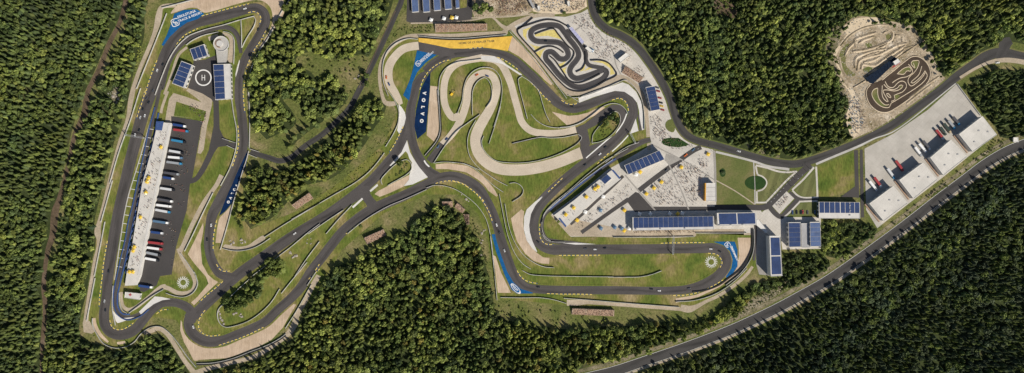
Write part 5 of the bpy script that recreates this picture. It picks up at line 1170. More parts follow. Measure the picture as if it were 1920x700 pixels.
# pop-up canopies
def canopy_proto(mat, name='pop_up_canopy'):
    r = thing(name, 'canopy', 'canopy', (0, 0, 0))
    n = 16; vs = [(0, 0, 3.4)]+[((2.6 if i % 4 == 0 else 1.95 if i % 2 == 0 else 1.6)*math.cos(2*math.pi*i/n), (2.6 if i % 4 == 0 else 1.95 if i % 2 == 0 else 1.6)*math.sin(2*math.pi*i/n), 2.45) for i in range(n)]+[(0, 0, 3.25)]
    MB().add(vs, [(0, 1+i, 1+(i+1) % n) for i in range(n)]+[(n+1, 1+(i+1) % n, 1+i) for i in range(n)]).build('canopy_cloth', mat, r)
    for x, y in ((1.2, 1.2), (-1.2, 1.2), (-1.2, -1.2), (1.2, -1.2)): MB().cyl(x, y, 0, 2.6, .06).build('pole', M['steel'], r)
    MB().cyl(0, 0, .7, .76, .7, n=10).build('table', M['wood'], r) if False else None
    return r
cy = canopy_proto(PAINT['yellow']); index_kids(cy); cw = canopy_proto(PAINT['white']); index_kids(cw); cb_ = canopy_proto(PAINT['steelblue']); index_kids(cb_)
used = set()
def put_canopy(proto, p, lab, h=0.0, s=1.0):
    o = proto if proto.name not in used else copy_tree(proto); used.add(proto.name)
    o['label'] = lab; o['group'] = 'pop-up canopies'; x, y = W(p, h+2.5); o.location = (x, y, h if h else gz(p)); o.scale = (s, s, 1); o.rotation_euler = (0, 0, random.random()*.5)
hL, hR = 4.6, 6.0
for t_, x, y, lab, h in [('c',590,413,'single yellow canopy high on the left pit terrace',hL), ('c',500,637,'upper one of the yellow canopy trio on the left pit terrace',hL), ('c',488,665,'middle one of the yellow canopy trio on the left pit terrace',hL), ('e',490,5,'lower one of the yellow canopy trio on the left pit terrace',hL), ('e',480,83,'single yellow canopy below the trio on the left pit terrace',hL),
 ('e',440,263,'single yellow canopy in the middle of the left pit terrace',hL), ('e',396,480,'upper one of the yellow canopy pair near the red trucks',hL), ('e',387,508,'lower one of the yellow canopy pair near the red trucks',hL), ('e',360,662,'left one of the lowest yellow canopy pair on the left pit terrace',hL), ('e',386,662,'right one of the lowest yellow canopy pair on the left pit terrace',hL),
 ('s',450,290,'left one of the yellow canopy pair beside the penthouse',hR), ('s',472,275,'right one of the yellow canopy pair beside the penthouse',hR), ('s',387,348,'yellow canopy in the middle of the right pit terrace',hR), ('s',295,428,'yellow canopy in the lower part of the right pit terrace',hR), ('s',237,478,'lowest yellow canopy on the right pit terrace',hR),
 ('s',780,167,'yellow canopy below the slanting solar hall',0), ('s',825,326,'lowest yellow canopy of the row under the plaza road',0), ('s',880,284,'middle yellow canopy of the row under the plaza road',0), ('s',935,240,'highest yellow canopy of the row under the plaza road',0), ('s',320,518,'yellow canopy on the paving below the right pit building',0), ('s',664,446,'yellow canopy beside the dark paved triangle',0), ('s',662,594,'yellow canopy near the fence left of the very long building',0),
 ('t',692,115,'yellow canopy at the upper right plaza corner',0), ('t',497,210,'yellow canopy beside the plaza road',0), ('t',470,549,'yellow canopy above the very long building',0)]:
    put_canopy(cy, P(t_, f'{x},{y}')[0], lab, h, 1.15)
for t_, x, y, lab in [('t',192,550,'leftmost white canopy above the very long building'), ('t',270,549,'second white canopy above the very long building'), ('t',412,548,'third white canopy above the very long building'), ('t',503,545,'rightmost white canopy above the very long building'), ('N',680,436,'white canopy, left one on the top parking lot'), ('N',962,405,'white canopy, middle one on the top parking lot'), ('N',1232,385,'white canopy, right one on the top parking lot'),
 ('s',510,346,'white canopy beside the narrow dark strip'), ('s',750,186,'white canopy under the slanting solar hall'), ('s',380,458,'white canopy on the narrow dark strip'), ('s',700,578,'white canopy left of the very long building')]:
    put_canopy(cw, P(t_, f'{x},{y}')[0], lab, 0, 1.15)
put_canopy(cy, P('N','1135,390')[0], 'yellow canopy on the top parking lot', 0, 1.2)
for t_, x, y, lab in [('s',490,445,'blue grey canopy on the middle of the pit plaza'), ('s',493,577,'blue grey canopy on the lower left pit plaza'), ('s',594,570,'blue grey canopy on the lower pit plaza'), ('s',645,578,'blue grey canopy beside the lower yellow one'), ('s',250,300,None), ('q',622,368,'blue grey canopy beside the kart office')]:
    if lab: put_canopy(cb_, P(t_, f'{x},{y}')[0], lab, 0, 1.2)
# yellow excavator on the grass inside the pale loop
def excavator():
    r = thing('excavator', 'yellow tracked excavator on the grass inside the left pale loop', 'excavator', at3(P('k','768,28')[0]), .9)
    for y in (-1.1, 1.1): MB().prism([(-1.9, y-.3), (1.9, y-.3), (1.9, y+.3), (-1.9, y+.3)], 0, .9, 0, [(-1.5, y-.3), (1.5, y-.3), (1.5, y+.3), (-1.5, y+.3)]).build('crawler_track', M['tyre'], r)
    b_ = MB().prism([(-2, -1.3), (1.2, -1.3), (1.2, 1.3), (-2, 1.3)], .95, 2.0).build('upper_body', PAINT['yellow'], r)
    c_ = MB().box(.0, .2, 2.003, 1.2, 1.25, 3.0).build('cab', PAINT['yellow'], r); MB().box(1.2, .3, 2.1, 1.24, 1.15, 2.9).build('windscreen', M['glass'], c_)
    MB().bar((1, -.3, 1.8), (3.6, -.3, 3.8), .28).build('boom', PAINT['yellow'], r); MB().bar((3.6, -.3, 3.8), (5.2, -.3, 1.6), .2).build('arm', PAINT['yellow'], r)
    MB().prism([(4.7, -.8), (5.6, -.8), (5.6, .2), (4.7, .2)], .7, 1.6, 0, [(5.0, -.7), (5.5, -.7), (5.5, .1), (5.0, .1)]).build('bucket', M['dark_steel'], r)
excavator()
# rocks
def rock_me(seed):
    bm = bmesh.new(); bmesh.ops.create_icosphere(bm, subdivisions=2, radius=1.0); rr = random.Random(seed)
    off = [Vector((rr.uniform(-1, 1), rr.uniform(-1, 1), rr.uniform(-1, 1))).normalized() for _ in range(7)]; kk = [rr.uniform(.55, .9) for _ in off]
    for v in bm.verts:
        for o_, k in zip(off, kk):
            d = v.co.dot(o_)
            if d > k: v.co -= o_*(d-k)
        v.co.z *= .7
    me = bpy.data.meshes.new('boulder'); bm.to_mesh(me); bm.free(); me.materials.append(M['rock']); return me
RK = [rock_me(i) for i in range(6)]
for t_, s, n, lab in [('f','310,435 335,425 345,445 325,460', 5, 'grey boulder in the rock pile left of the curved barrier'), ('f','380,430 415,425 430,450 400,462', 6, 'grey boulder in the rock pile just above the curved barrier'), ('f','755,520 765,560 790,520 812,580 800,540', 7, 'pale boulder in the heap on the grass strip between the diagonal roads'), ('f','880,420 905,418 905,455 875,450', 4, 'brown boulder in the small square heap by the diagonal straight'),
 ('h','235,250 250,320 280,350 245,290', 7, 'grey boulder along the hook of the island barrier'), ('h','340,270 380,250 410,290 350,300', 8, 'pale boulder on the bare rocky patch of the island'), ('o','400,380 430,340 410,470 395,540', 9, 'pale boulder left of the long centre fence'), ('o','200,70 240,85 310,150', 4, 'grey boulder inside the long centre fence'), ('i','440,570 470,580 480,530', 4, 'white boulder beside the forest road'), ('c','235,20 280,60 260,100', 6, 'pale boulder in the rocky clearing of the left wood')]:
    pp = P(t_, s)
    for k in range(n):
        a = random.choice(pp); b_ = random.choice(pp); f = random.random(); p = (a[0]*(1-f)+b_[0]*f, a[1]*(1-f)+b_[1]*f)
        o = bpy.data.objects.new('boulder', random.choice(RK)); C.objects.link(o); s_ = random.uniform(.8, 2.0); o.location = (*W(p), .1*s_); o.scale = (s_, s_*random.uniform(.6, 1), s_*.8); o.rotation_euler = (0, 0, random.random()*6)
        tag(o, lab, 'boulder', 'boulders')
for p, lab in (((1355, 324), 'round dark green clipped bush alone on the lawn'),):
    pass
def fol_mesh(name, V, F, col):
    me = bpy.data.meshes.new(name); nv, nf = len(V), len(F)
    me.vertices.add(nv); me.vertices.foreach_set('co', V.astype(np.float32).ravel()); me.loops.add(nf*3); me.loops.foreach_set('vertex_index', F.astype(np.int32).ravel())
    me.polygons.add(nf); me.polygons.foreach_set('loop_start', np.arange(nf, dtype=np.int32)*3)
    me.update(calc_edges=True); at_ = me.attributes.new('tint', 'FLOAT_COLOR', 'POINT'); at_.data.foreach_set('color', np.c_[col, np.ones(nv)].astype(np.float32).ravel())
    me.materials.append(M['foliage']); me.validate(); return me
# ------------------------------------------------------------------ people
def person_mesh(seed):
    V = [(0, 0, .95), (0, 0, 1.2), (0, 0, 1.45), (0, 0, 1.56), (0, .02, 1.70), (.11, 0, .9), (.12, .04, .5), (.12, 0, .06), (.12, .13, .03), (-.11, 0, .9), (-.12, -.04, .5), (-.12, -.05, .06), (-.12, .09, .03),
         (.2, 0, 1.42), (.27, .0, 1.14), (.25, .08, .88), (-.2, 0, 1.42), (-.27, 0, 1.14), (-.25, .08, .88)]
    E = [(0, 1), (1, 2), (2, 3), (3, 4), (0, 5), (5, 6), (6, 7), (7, 8), (0, 9), (9, 10), (10, 11), (11, 12), (2, 13), (13, 14), (14, 15), (2, 16), (16, 17), (17, 18)]
    Rr = [.15, .14, .15, .06, .11, .1, .07, .045, .05, .1, .07, .045, .05, .07, .05, .04, .07, .05, .04]
    me = bpy.data.meshes.new('person'); me.from_pydata(V, E, []); o = bpy.data.objects.new('person', me); C.objects.link(o)
    md = o.modifiers.new('skin', 'SKIN'); 
    for i, r in enumerate(Rr): me.skin_vertices[0].data[i].radius = (r*1.25, r)
    me.skin_vertices[0].data[0].use_root = True
    m2 = bpy.data.meshes.new_from_object(o.evaluated_get(bpy.context.evaluated_depsgraph_get())); bpy.data.objects.remove(o)
    cols = [(.55, .06, .05), (.06, .12, .40), (.75, .74, .72), (.05, .05, .06), (.62, .45, .10), (.10, .25, .14)]
    top = PEOPLE_T[seed % 6]; m2.materials.clear()
    for q in (top, PAINT['darkgrey'], SKIN, HAIR): m2.materials.append(q)
    for p in m2.polygons:
        z = p.center.z; p.material_index = 1 if z < .93 else 3 if z > 1.72 else 2 if z > 1.5 or (abs(p.center.x) > .2 and z < 1.0) else 0
    return m2
SKIN = plain('skin', (.48, .31, .22), .6); HAIR = plain('hair', (.05, .035, .025), .7)
PEOPLE_T = [plain('shirt_'+k, c, .8) for k, c in dict(red=(.50, .06, .05), navy=(.04, .07, .25), white=(.75, .74, .72), black=(.03, .03, .035), ochre=(.55, .38, .10), green=(.07, .2, .1)).items()]
CN = ['red', 'navy blue', 'white', 'black', 'ochre', 'dark green']
try: PM = [person_mesh(i) for i in range(6)]
except Exception as e:
    print('skin failed', e); PM = []
ZONES = [('in the crowd right of the kart track', P('q','440,145 600,90 650,180 780,270 900,330 960,390 800,380 790,460 680,430 650,400 600,280 520,190'), 0, 260),
 ('in the crowd above the upper right bend', X('1150,90 1180,100 1215,140 1205,150 1165,110'), 0, 40),
 ('in the crowd below the oblong solar hall', X('1218,215 1236,215 1250,250 1270,262 1300,272 1290,285 1262,280 1225,262'), 0, 170),
 ('in the crowd on the triangular plaza', P('t','400,250 440,200 520,160 700,250 730,300 640,300 640,400 620,490 560,490 520,380 450,270'), 0, 260),
 ('in the crowd under the yellow canopy row', P('t','210,380 330,300 410,240 450,290 530,490 320,490 260,420'), 0, 190),
 ('in the crowd near the upper right plaza corner', P('t','620,120 700,150 680,240 620,200'), 0, 40),
 ('on the left pit terrace', X('297,245 316,240 294,340 270,450 262,505 242,505 252,452 270,347'), 4.6, 230),
 ('below the right pit building', P('s','300,560 500,400 640,270 700,250 740,300 620,400 420,530 360,590 330,600'), 0, 90),
 ('on the right pit terrace', P('s','180,485 420,290 570,180 610,215 380,420 240,540'), 6.0, 50),
 ('along the main stand terrace', P('t','150,665 590,665 590,690 150,690'), 0, 110),
 ('on the tan path above the left paddock', P('c','680,60 900,110 930,180 870,440 880,200 700,70'), 0, 60),
 ('on the white tilted forecourt square', P('v','590,490 680,400 700,420 630,520'), 0, 40),
 ('in the crowd on the tan top field', X('925,-5 985,-5 995,22 930,30 935,10'), 0, 320),
 ('on the sandy ground at the top', X('1070,0 1098,0 1096,18 1062,26'), 0, 60),
 ('in the left truck paddock', X('330,240 372,240 352,330 345,400 325,500 300,500 310,400 325,300'), 0, 70),
 ('left of the dirt kart course', P('z','130,200 200,200 230,300 260,420 180,480 130,420 120,330'), 0, 150)]
SOLID = [s for s in EXCL]
singles = []; mass = []
PF = 315/sum(int(z_[3]*(.85 if z_[2] else 1.35)) for z_ in ZONES)
for lab, poly, h, n in ZONES:
    n = int(n*(.85 if h else 1.35))
    A = np.array([p[:2] for p in poly]); lo, hi = A.min(0), A.max(0); got = []
    while len(got) < n:
        # people gather in small groups
        c = rng.uniform(lo, hi, (600, 2)); c = c[inside(A, c)][:max(3, n//2)]
        q = np.repeat(c, 3, 0)+rng.normal(0, 3.0, (len(c)*3, 2)); q = q[inside(A, q)]; got += list(q)
    got = got[:n]
    for i, p in enumerate(got): (singles if i < max(4, int(n*PF)) else mass).append((lab, p, h))
singles = singles[:300]
for lab, p, h in singles:
    k = random.randrange(6); o = bpy.data.objects.new('person', PM[k]); C.objects.link(o); x, y = W(p, h); o.location = (x, y, h if h else gz(p)); o.rotation_euler = (0, 0, random.random()*6.28)
    tag(o, f'person in a {CN[k]} shirt standing {lab}', 'person', 'people standing about the grounds')
def crowd_mesh(items, name, label):
    """many figures as one mass"""
    tmpl = []
    for me in PM:
        me.calc_loop_triangles(); co = np.empty(len(me.vertices)*3, np.float32); me.vertices.foreach_get('co', co)
        tmpl.append((co.reshape(-1, 3), np.array([t_.vertices[:] for t_ in me.loop_triangles]), np.array([t_.material_index for t_ in me.loop_triangles])))
    VV = []; FF = []; MI = []; b = 0
    for (x, y, z, a) in items:
        k = random.randrange(6); co, fl, mi = tmpl[k]; c, s_ = math.cos(a), math.sin(a)
        VV.append(np.c_[co[:, 0]*c-co[:, 1]*s_+x, co[:, 0]*s_+co[:, 1]*c+y, co[:, 2]+z]); FF.append(fl+b); MI.append(np.where(mi == 0, k, 5+mi)); b += len(co)
    V, F = np.vstack(VV), np.vstack(FF); me = fol_mesh(name, V, F, np.zeros((len(V), 3))); me.materials.clear()
    for q in PEOPLE_T+[PAINT['darkgrey'], SKIN, HAIR]: me.materials.append(q)
    me.polygons.foreach_set('material_index', np.concatenate(MI).astype(np.int32))
    o = bpy.data.objects.new(name, me); C.objects.link(o); return tag(o, label, 'crowd', None, 'stuff')
its = [(*W(p, h), h if h else gz(p), random.random()*6.28) for _, p, h in mass]
crowd_mesh(its, 'standing_crowd', 'crowd of people standing on the plazas, terraces and fields')
crowd_mesh([(x, y, z-.35, a) for x, y, z, a in random.sample(CROWD, min(len(CROWD), 1900))], 'seated_crowd', 'spectators filling the tan and brown stands')
# ------------------------------------------------------------------ trees
def conifer_tpl(seed):
    r = np.random.default_rng(seed); V = []; F = []; 
    tiers = 7
    for k in range(tiers):
        z = .16+.80*k/(tiers-1); R = (1-z)**.75*1.12+.05; nb = 8 if k < 4 else 6; a0 = r.uniform(0, 6.28)
        for i in range(nb):
            a = a0+2*math.pi*i/nb+r.normal(0, .15); L = R*r.uniform(.72, 1.15); wd = .30*L+.05; dz = -.05*L-.03
            c, s = math.cos(a), math.sin(a); b = len(V)
            V += [(0, 0, z+.07), (c*L*.55-s*wd, s*L*.55+c*wd, z+dz-.015), (c*L*.55+s*wd, s*L*.55-c*wd, z+dz-.015), (c*L, s*L, z+dz*1.6-.02), (c*L*.5, s*L*.5, z+.05)]
            F += [(b, b+4, b+1), (b+4, b+3, b+1), (b, b+2, b+4), (b+4, b+2, b+3)]
    b = len(V); V += [(0, 0, 1.04)]+[(.09*math.cos(t_), .09*math.sin(t_), .90) for t_ in (0, 2.1, 4.2)]; F += [(b, b+1, b+2), (b, b+2, b+3), (b, b+3, b+1)]
    return np.array(V), np.array(F)
def leafy_tpl(seed, n=88):
    r = np.random.default_rng(seed); V = []; F = []
    lobes = [(0, 0, .62, .55)]+[(.42*math.cos(a), .42*math.sin(a), r.uniform(.45, .72), r.uniform(.34, .5)) for a in r.uniform(0, 6.28)+np.arange(5)*1.257+r.normal(0, .2, 5)]
    for i in range(n):
        lx, ly, lz, lr = lobes[r.integers(len(lobes))]; d = r.normal(size=3); d /= np.linalg.norm(d); 
        if d[2] < -.3: d[2] *= -1
        c = np.array([lx, ly, lz])+d*lr*r.uniform(.8, 1.12)*np.array([1, 1, .62]); nn = d+r.normal(0, .35, 3); nn /= np.linalg.norm(nn)
        u = np.cross(nn, [.3, .5, .8]); u /= np.linalg.norm(u); v = np.cross(nn, u); s = r.uniform(.12, .23); b = len(V)
        V += [c+u*s, c+v*s*.9+nn*.04, c-u*s, c-v*s*.9-nn*.03]; F += [(b, b+1, b+2), (b, b+2, b+3)]
    # solid inner mass
    for lx, ly, lz, lr in lobes:
        b = len(V); k = lr*.86
        P8 = [(lx+k*math.cos(t_), ly+k*math.sin(t_), lz) for t_ in np.arange(6)*1.047]+[(lx, ly, lz+k*.6), (lx, ly, lz-k*.5)]
        V += [np.array(q) for q in P8]
        for i in range(6): F += [(b+i, b+(i+1) % 6, b+6), (b+(i+1) % 6, b+i, b+7)]
    V = np.array(V); V[:, 2] = V[:, 2]/V[:, 2].max(); return V, np.array(F)
CT = [conifer_tpl(i) for i in range(7)]; LT = [leafy_tpl(50+i) for i in range(7)]
# colours of the stands: dark, base, light, yellow, and corner tone with lens vignette painted in
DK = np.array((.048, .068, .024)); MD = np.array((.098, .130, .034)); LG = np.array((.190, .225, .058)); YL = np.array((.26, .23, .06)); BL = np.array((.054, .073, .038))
SPEC = dict(   # spacing, share of leafy trees, radius range, height, palette with weights, label
 west=(7.6, .4, (2.2, 4.4), 10, [(MD*.95, .55), (DK*1.3, .3), (LG*.75, .15)], 'in the wide wood at the left edge'),  # palette toned down to paint in the vignette on the left
 verge=(8.4, .6, (2.2, 5.0), 12, [(MD*1.1, .5), (DK*1.2, .2), (LG, .3)], 'between brown trail and left circuit'),
 north=(9.4, .85, (2.4, 5.4), 12, [(MD, .38), (LG, .56), (DK, .06)], 'in the wood right of the left circuit'),
 middle=(9.0, .8, (2.4, 5.0), 16, [(MD, .4), (LG, .5), (YL*.8, .10)], 'in the wood above the diagonal straight'),
 centre=(8.2, .6, (2.2, 5.0), 13, [(MD, .38), (LG, .50), (DK, .08), (YL*.7, .04)], 'in the triangular bottom centre wood'),
 northeast=(8.0, .5, (2.2, 4.8), 11.5, [(MD*1.0, .48), (LG*.95, .32), (DK*1.2, .2)], 'in the wood at the upper right'),
 east=(7.6, .4, (2.0, 3.8), 10, [(DK*1.3, .6), (MD*.9, .4)], 'in the wood right of the cargo yard'),
 southeast=(7.7, .4, (2.2, 4.5), 11, [(BL*1.1, .5), (DK*1.2, .2), (MD*.85, .3)], 'in the wood below the highway'),  # lens vignette of this corner is put into the darker crown colours
 copse=(8.0, .6, (2.0, 4.2), 9, [(MD, .6), (LG, .4)], 'in the copse left of the lowest warehouse'),
 copse2=(8.0, .6, (2.0, 4.2), 9, [(MD, .6), (DK, .4)], 'in the copse between the campus and the highway'))
TREES = []
Mw = [1.0]
def exclude(Q, grow=2.0):
    keep = np.ones(len(Q), bool)
    for sh in EXCL:
        if isinstance(sh, tuple): keep &= ~in_shape(sh, Q, grow)
        else: keep &= ~in_shape(sh, Q)
    return keep
def mapn(p, f=.02, s=0):     # smooth pseudo noise for stand density and species drift
    x, y = p[:, 0]*f, p[:, 1]*f
    return (np.sin(x*1.3+s)+np.sin(y*1.7+s*2)+np.sin((x+y)*2.3+s*3)+np.sin((x-y)*3.1+s)+np.sin(x*5.1+y*4.3)*.7)/4.7
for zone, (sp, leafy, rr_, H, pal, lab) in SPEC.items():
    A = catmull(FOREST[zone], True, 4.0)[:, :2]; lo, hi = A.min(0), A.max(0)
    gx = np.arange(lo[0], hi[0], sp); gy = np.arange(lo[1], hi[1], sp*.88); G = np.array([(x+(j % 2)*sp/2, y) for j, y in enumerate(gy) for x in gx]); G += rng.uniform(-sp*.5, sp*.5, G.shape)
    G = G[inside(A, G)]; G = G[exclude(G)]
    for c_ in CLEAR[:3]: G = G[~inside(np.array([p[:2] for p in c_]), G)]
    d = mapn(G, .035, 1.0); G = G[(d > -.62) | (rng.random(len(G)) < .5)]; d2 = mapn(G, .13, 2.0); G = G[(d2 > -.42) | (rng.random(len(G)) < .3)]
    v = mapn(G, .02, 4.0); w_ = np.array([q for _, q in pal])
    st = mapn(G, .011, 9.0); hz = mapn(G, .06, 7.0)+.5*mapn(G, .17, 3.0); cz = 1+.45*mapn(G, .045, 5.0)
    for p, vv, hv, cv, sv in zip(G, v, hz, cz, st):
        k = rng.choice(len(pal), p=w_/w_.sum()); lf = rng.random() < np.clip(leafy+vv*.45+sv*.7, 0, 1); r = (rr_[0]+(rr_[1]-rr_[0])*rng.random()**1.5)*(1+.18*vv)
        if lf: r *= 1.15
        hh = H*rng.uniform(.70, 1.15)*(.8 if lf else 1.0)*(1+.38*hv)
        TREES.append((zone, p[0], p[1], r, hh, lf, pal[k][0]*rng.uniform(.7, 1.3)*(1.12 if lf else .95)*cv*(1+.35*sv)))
# scattered trees and bushes along the edges
BUSH = []
def scatter(poly, n, rr_, H, lf, col, key):
    free = key.endswith('!'); key = key.rstrip('!')
    A = np.array([p[:2] for p in poly]); lo, hi = A.min(0), A.max(0); Q = rng.uniform(lo, hi, (n*8, 2)); Q = Q[inside(A, Q)]; Q = (Q if free else Q[exclude(Q, 1.0)])[:n]
    for p in Q: (TREES if key == 'tree' else BUSH).append((lab_cur, p[0], p[1], rng.uniform(*rr_), H*rng.uniform(.6, 1.2), rng.random() < lf, col*rng.uniform(.75, 1.3)))
SPEC2 = {}
for lab_cur, poly, n, rr_, H, lf, col, key in [
 ('strip', X('1664,428 1720,386 1776,338 1830,295 1850,288 1844,300 1795,332 1742,376 1690,416 1662,432'), 70, (1.2, 2.2), 4, .9, MD, 'tree'),
 ('railside', P('D','0,480 120,430 250,330 380,250 480,200 560,170 700,170 640,230 480,300 300,420 100,520 0,560'), 230, (.8, 1.8), 2.6, .9, MD, 'bush'),
 ('island', P('h','290,200 380,150 470,110 540,60 560,120 470,180 380,220 300,240'), 46, (3.2, 5.6), 11, .7, MD, 'tree'),
 ('island', P('f','560,620 600,560 640,560 700,600 700,680 560,695'), 40, (3.2, 5.6), 11, .7, MD, 'tree'),
 ('island', X('415,578 440,548 470,532 495,502 515,478 532,485 512,515 482,545 452,570 425,588'), 26, (3.0, 5.2), 11, .7, MD, 'tree!'),
 ('mx', X('1556,45 1580,30 1600,26 1640,28 1690,40 1722,58 1740,90 1754,118 1768,136 1758,148 1744,120 1726,90 1706,60 1660,46 1604,44 1578,60 1566,76'), 44, (1.6, 3.6), 8, .7, MD, 'tree!'), ('mx', X('1546,60 1562,60 1564,110 1580,165 1592,205 1590,240 1578,235 1576,200 1564,165 1550,120'), 36, (1.4, 3.4), 7, .8, MD, 'tree!'),
 ('leaf', P('r','330,350 390,315 425,340 425,390 380,400 340,420 300,430'), 20, (1.8, 3.6), 7, .8, MD, 'tree!'),
 ('rough', P('n','690,290 760,215 800,150 840,190 820,240 740,290'), 30, (.5, 1.4), 1.5, .9, MD, 'bush!'), ('rough', P('r','245,520 260,450 300,400 420,380 420,420 330,500'), 26, (.5, 1.3), 1.2, .9, MD, 'bush!'),
 ('rough', P('q','1560,-20 1640,20 1680,90 1620,160 1560,120 1500,40'), 60, (.6, 2.2), 3.5, .9, MD, 'bush!'), ('rough', P('v','390,30 430,20 520,60 620,110 630,140 560,125 480,105 410,80'), 40, (.6, 2.0), 3, .9, MD, 'bush!'),
 ('island', P('i','140,420 260,440 400,440 540,430 560,520 420,640 330,600 300,520 160,500'), 0, (2.2, 4.0), 8, .8, MD, 'tree!'), ('rough', P('i','20,430 260,430 540,420 560,600 420,690 330,640 120,520'), 60, (.6, 2.2), 3.0, .8, MD*.9, 'bush!'),
 ('rough', P('D','270,450 350,370 450,300 560,245 680,180 730,205 640,270 520,340 400,400 300,470'), 160, (.4, 1.1), 1.2, .9, MD*.8, 'bush!'),
 ('rough', X('1568,60 1600,30 1680,40 1730,80 1765,145 1720,200 1640,250 1600,255 1590,200 1566,120'), 150, (.4, 1.0), 1.0, 1, MD, 'bush'), ('rough', X('1548,60 1574,50 1570,110 1590,190 1584,238 1572,170 1550,110'), 90, (.5, 1.8), 2.5, .8, MD, 'bush!'),
 ('rough', X('840,372 880,395 900,430 912,480 925,560 908,500 890,440 860,410'), 90, (.5, 1.3), 1.4, 1, MD, 'bush'),
 ('rough', X('900,565 1000,578 1060,585 1160,600 1160,610 1060,612 960,600 930,590'), 45, (.8, 1.6), 2.5, .8, LG, 'bush'),
 ('rough', X('760,46 810,48 810,62 780,60 745,72 720,98 715,90 740,62'), 60, (.5, 1.2), 1.5, 1, MD, 'bush'),
 ('rough', X('560,150 600,130 655,140 640,200 600,228 560,215 540,190'), 80, (.7, 2.0), 3, .9, MD*1.2, 'bush'),
 ('rough', X('555,388 620,352 680,306 722,236 738,240 716,300 660,348 560,398'), 110, (.4, 1.2), 1.2, 1, LG, 'bush'),
 ('rough', X('262,80 272,90 262,140 248,180 242,176 252,130'), 30, (.5, 1.4), 1.6, 1, LG, 'bush'),
 ('rough', X('1625,245 1690,205 1735,172 1745,176 1700,212 1640,248'), 40, (.4, .9), 1.0, 1, MD, 'bush'),
 ('rough', X('1598,230 1640,235 1650,245 1612,260'), 30, (.4, .9), 1.0, 1, MD, 'bush'),
 ('rough', X('1620,272 1672,246 1788,152 1790,156 1740,198 1676,249 1622,277'), 60, (.4, .8), .8, 1, LG*.9, 'bush'),
 ('rough', X('1860,262 1900,262 1908,268 1856,290 1842,296'), 30, (.8, 1.6), 2.5, .9, MD, 'bush'),
 ('rough', X('1560,500 1640,450 1665,436 1662,444 1560,508'), 30, (.6, 1.4), 2, .9, MD, 'bush')]:
    scatter(poly, n, rr_, H, lf, col, key)
lone = [(P('n','780,182')[0], 4.6, 11, .9, MD*.8, 'single big dark tree on the small island by the junction'), (P('M','300,130')[0], 6.5, 11, 1, LG, 'big bright leafy tree at the right end of the top parking lot'), (P('M','170,120')[0], 5.5, 10, 1, MD, 'dark leafy tree touching the top parking lot'), (P('M','400,150')[0], 4.5, 9, 1, MD, 'leafy tree beside the tan field at the top'),
 (P('M','240,190')[0], 4.5, 9, 1, MD*1.1, 'small leafy tree below the big bright one at the top'), (P('M','1500,200')[0], 2.6, 5, 1, MD, 'low dark tree on the sandy ground above the kart track'), (P('i','540,560')[0], 4.2, 12, 1, MD*.9, 'dark tree overhanging the forest road'), (P('i','545,620')[0], 4.2, 12, 1, MD, 'tree on the right verge of the forest road'), (P('o','960,290')[0], 2.5, 6, 1, MD, 'small tree at the lower tip of the right pit building'),
 ((1355, 324), 3.2, 2.2, 1, DK, 'round dark bush alone on the upper lawn'), (P('k','395,520')[0], 2.2, 4, 1, MD, 'small bush beside the big dark island tree'), (P('n','495,640')[0], 2.2, 3, 1, MD, 'round bush left of the diagonal road above the centre wood')]
def grow(tr):
    """arrays for one merged mesh"""
    VV, FF, CC, b = [], [], [], 0
    for (_, px, py, r, hh, lf, col) in tr:
        V, F = (LT if lf else CT)[rng.integers(7)]; a = rng.uniform(0, 6.28); c, s = math.cos(a), math.sin(a); x, y = W((px, py)); base = .18*hh if lf else 0.02
        k = r*U*1.55
        VV.append(np.c_[(V[:, 0]*c-V[:, 1]*s)*k+x, (V[:, 0]*s+V[:, 1]*c)*k+y, base+V[:, 2]*(hh-base)]); FF.append(F+b); b += len(V); CC.append(np.broadcast_to(col, (len(V), 3)))
    return np.vstack(VV), np.vstack(FF), np.vstack(CC)
def in_view(t_): return -4 < t_[1] < 1924 and -4 < t_[2] < 704
TM = {}
def trunk_mesh():
    return MB().cyl(0, 0, 0, .9, .045, .012, n=6).build
def single_tree(t_, label, grp, kind):
    zone, px, py, r, hh, lf, col = t_; q = tuple(np.round(np.array(col)/.012).astype(int)); v = int(rng.integers(7)); key = (lf, v, q)
    if key not in TM:
        V, F = (LT if lf else CT)[v]; TM[key] = fol_mesh('crown', V, F, np.broadcast_to(np.array(q)*.012, (len(V), 3)))
    root = thing(kind, label, 'tree' if kind != 'bush' else 'bush', (*W((px, py)), gz((px, py)) if kind == 'bush' else 0), float(rng.uniform(0, 6.28)), grp)
    k = r*U*1.55; cr = bpy.data.objects.new('crown', TM[key]); C.objects.link(cr); cr.parent = root; base = .18*hh if lf else .02
    cr.scale = (k, k, hh-base); cr.location = (0, 0, base)
    tk = bpy.data.objects.new('trunk', TRUNK); C.objects.link(tk); tk.parent = root; tk.scale = (hh*.7, hh*.7, hh*.75)
    return root
_t = MB().cyl(0, 0, 0, 1, .035, .012, n=6).build('trunk', M['bark']); TRUNK = _t.data; bpy.data.objects.remove(_t)
for p, r, hh, lf, col, lab in lone: single_tree(('lone', p[0], p[1], r/1.55/U, hh, bool(lf), col), lab, None, 'leafy_tree' if hh > 3.1 else 'bush')
ZL = {k: v[5] for k, v in SPEC.items()}; ZL.update(strip='in the strip below the warehouses', island='on the rocky island', leaf='on the leaf shaped green island', mx='on the ragged rim of the clay bowl', )
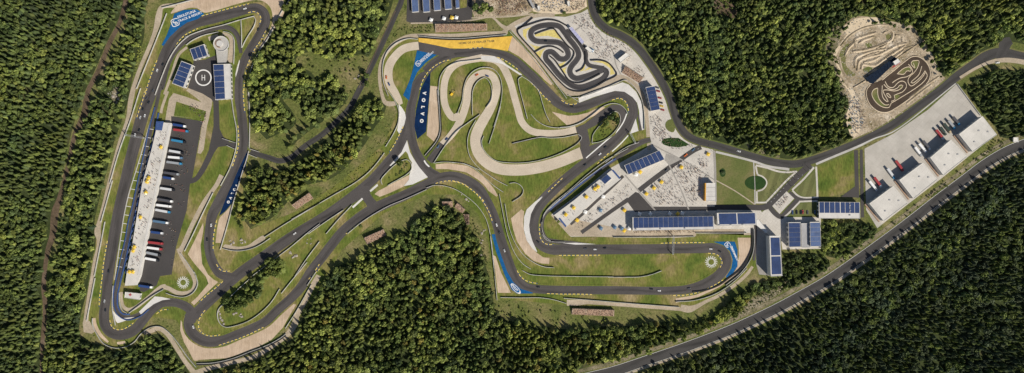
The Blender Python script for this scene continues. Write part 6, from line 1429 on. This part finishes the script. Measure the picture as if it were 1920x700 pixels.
for lf, kind, word, mass_name in ((False, 'conifer_tree', 'conifer', 'conifer_forest'), (True, 'leafy_tree', 'broad leafy tree', 'leafy_forest')):
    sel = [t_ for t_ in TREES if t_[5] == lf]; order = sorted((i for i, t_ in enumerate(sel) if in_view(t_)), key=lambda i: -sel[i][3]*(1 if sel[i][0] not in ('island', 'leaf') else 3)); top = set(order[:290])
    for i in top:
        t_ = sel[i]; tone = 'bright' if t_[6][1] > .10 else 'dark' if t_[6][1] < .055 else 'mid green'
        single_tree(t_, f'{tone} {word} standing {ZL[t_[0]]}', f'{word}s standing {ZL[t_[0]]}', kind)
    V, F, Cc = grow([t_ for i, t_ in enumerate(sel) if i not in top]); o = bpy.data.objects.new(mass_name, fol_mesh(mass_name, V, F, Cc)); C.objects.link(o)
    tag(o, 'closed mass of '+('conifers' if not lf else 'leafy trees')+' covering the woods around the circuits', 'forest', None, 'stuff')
    print(mass_name, len(sel), 'faces', len(F))
V, F, Cc = grow([(a, b_, c_, r, h_, True, col) for a, b_, c_, r, h_, l_, col in BUSH]); o = bpy.data.objects.new('scrub', fol_mesh('scrub', V, F, Cc)); C.objects.link(o); tag(o, 'low scrub and weeds scattered over the rough verges', 'scrub', None, 'stuff')
COURSE = P('K','600,75 660,82 735,140 787,240 770,330 700,410 450,600 350,652 250,645 160,575 120,480 128,410 170,370 270,330 430,220 540,110')
# loose rubble and small stones on the bare ground
def rubble():
    sm = samples(ROADP)[0]; RDS = (sm[:, :2], sm[:, 2]/2)
    V0 = np.array([(1, 0, 0), (-.4, .9, 0), (-.6, -.8, 0), (0.1, .05, .8)]); F0 = np.array([(0, 1, 3), (1, 2, 3), (2, 0, 3)]); VV = []; FF = []; b = 0; CC = []
    for poly, n, c in ((X('1568,60 1600,34 1680,44 1730,78 1770,146 1720,202 1640,246 1600,258 1592,200 1566,120'), 1500, (.42, .38, .33)), (X('1592,180 1606,176 1620,230 1600,258 1590,240'), 260, (.16, .22, .30)), (X('990,0 1098,0 1096,14 1060,24 1004,20'), 420, (.30, .25, .20)), (X('1015,0 1060,2 1050,16 1020,14'), 60, (.12, .16, .24)),
                       (X('886,0 980,0 992,24 930,32 890,33'), 350, (.30, .22, .15)), (P('D','270,450 450,310 680,190 730,205 520,340 300,470'), 420, (.33, .29, .23)), (X('200,165 228,160 230,200 206,200'), 60, (.5, .45, .38))):
        A = np.array([p[:2] for p in poly]); Q = rng.uniform(A.min(0), A.max(0), (n*3, 2)); Q = Q[inside(A, Q)]; Q = Q[~inside(np.array([q[:2] for q in COURSE]), Q)]; Q = Q[~in_shape(('r', *RDS), Q, .5)][:n]
        for p in Q:
            s_ = rng.uniform(.3, 1.1); a = rng.uniform(0, 6.28); x, y = W(p); cs, sn = math.cos(a)*s_, math.sin(a)*s_; z = gz(p)
            VV.append(np.c_[V0[:, 0]*cs-V0[:, 1]*sn+x, V0[:, 0]*sn+V0[:, 1]*cs+y, V0[:, 2]*s_*.9+z]); FF.append(F0+b); b += 4; CC.append(np.broadcast_to(np.array(c)*rng.uniform(.5, 1.3), (4, 3)))
    o = bpy.data.objects.new('rubble', fol_mesh('rubble', np.vstack(VV), np.vstack(FF), np.vstack(CC))); C.objects.link(o); tag(o, 'loose stones and rubble on the bare sandy ground', 'rubble', None, 'stuff')
rubble()
print('layers', Z[0])
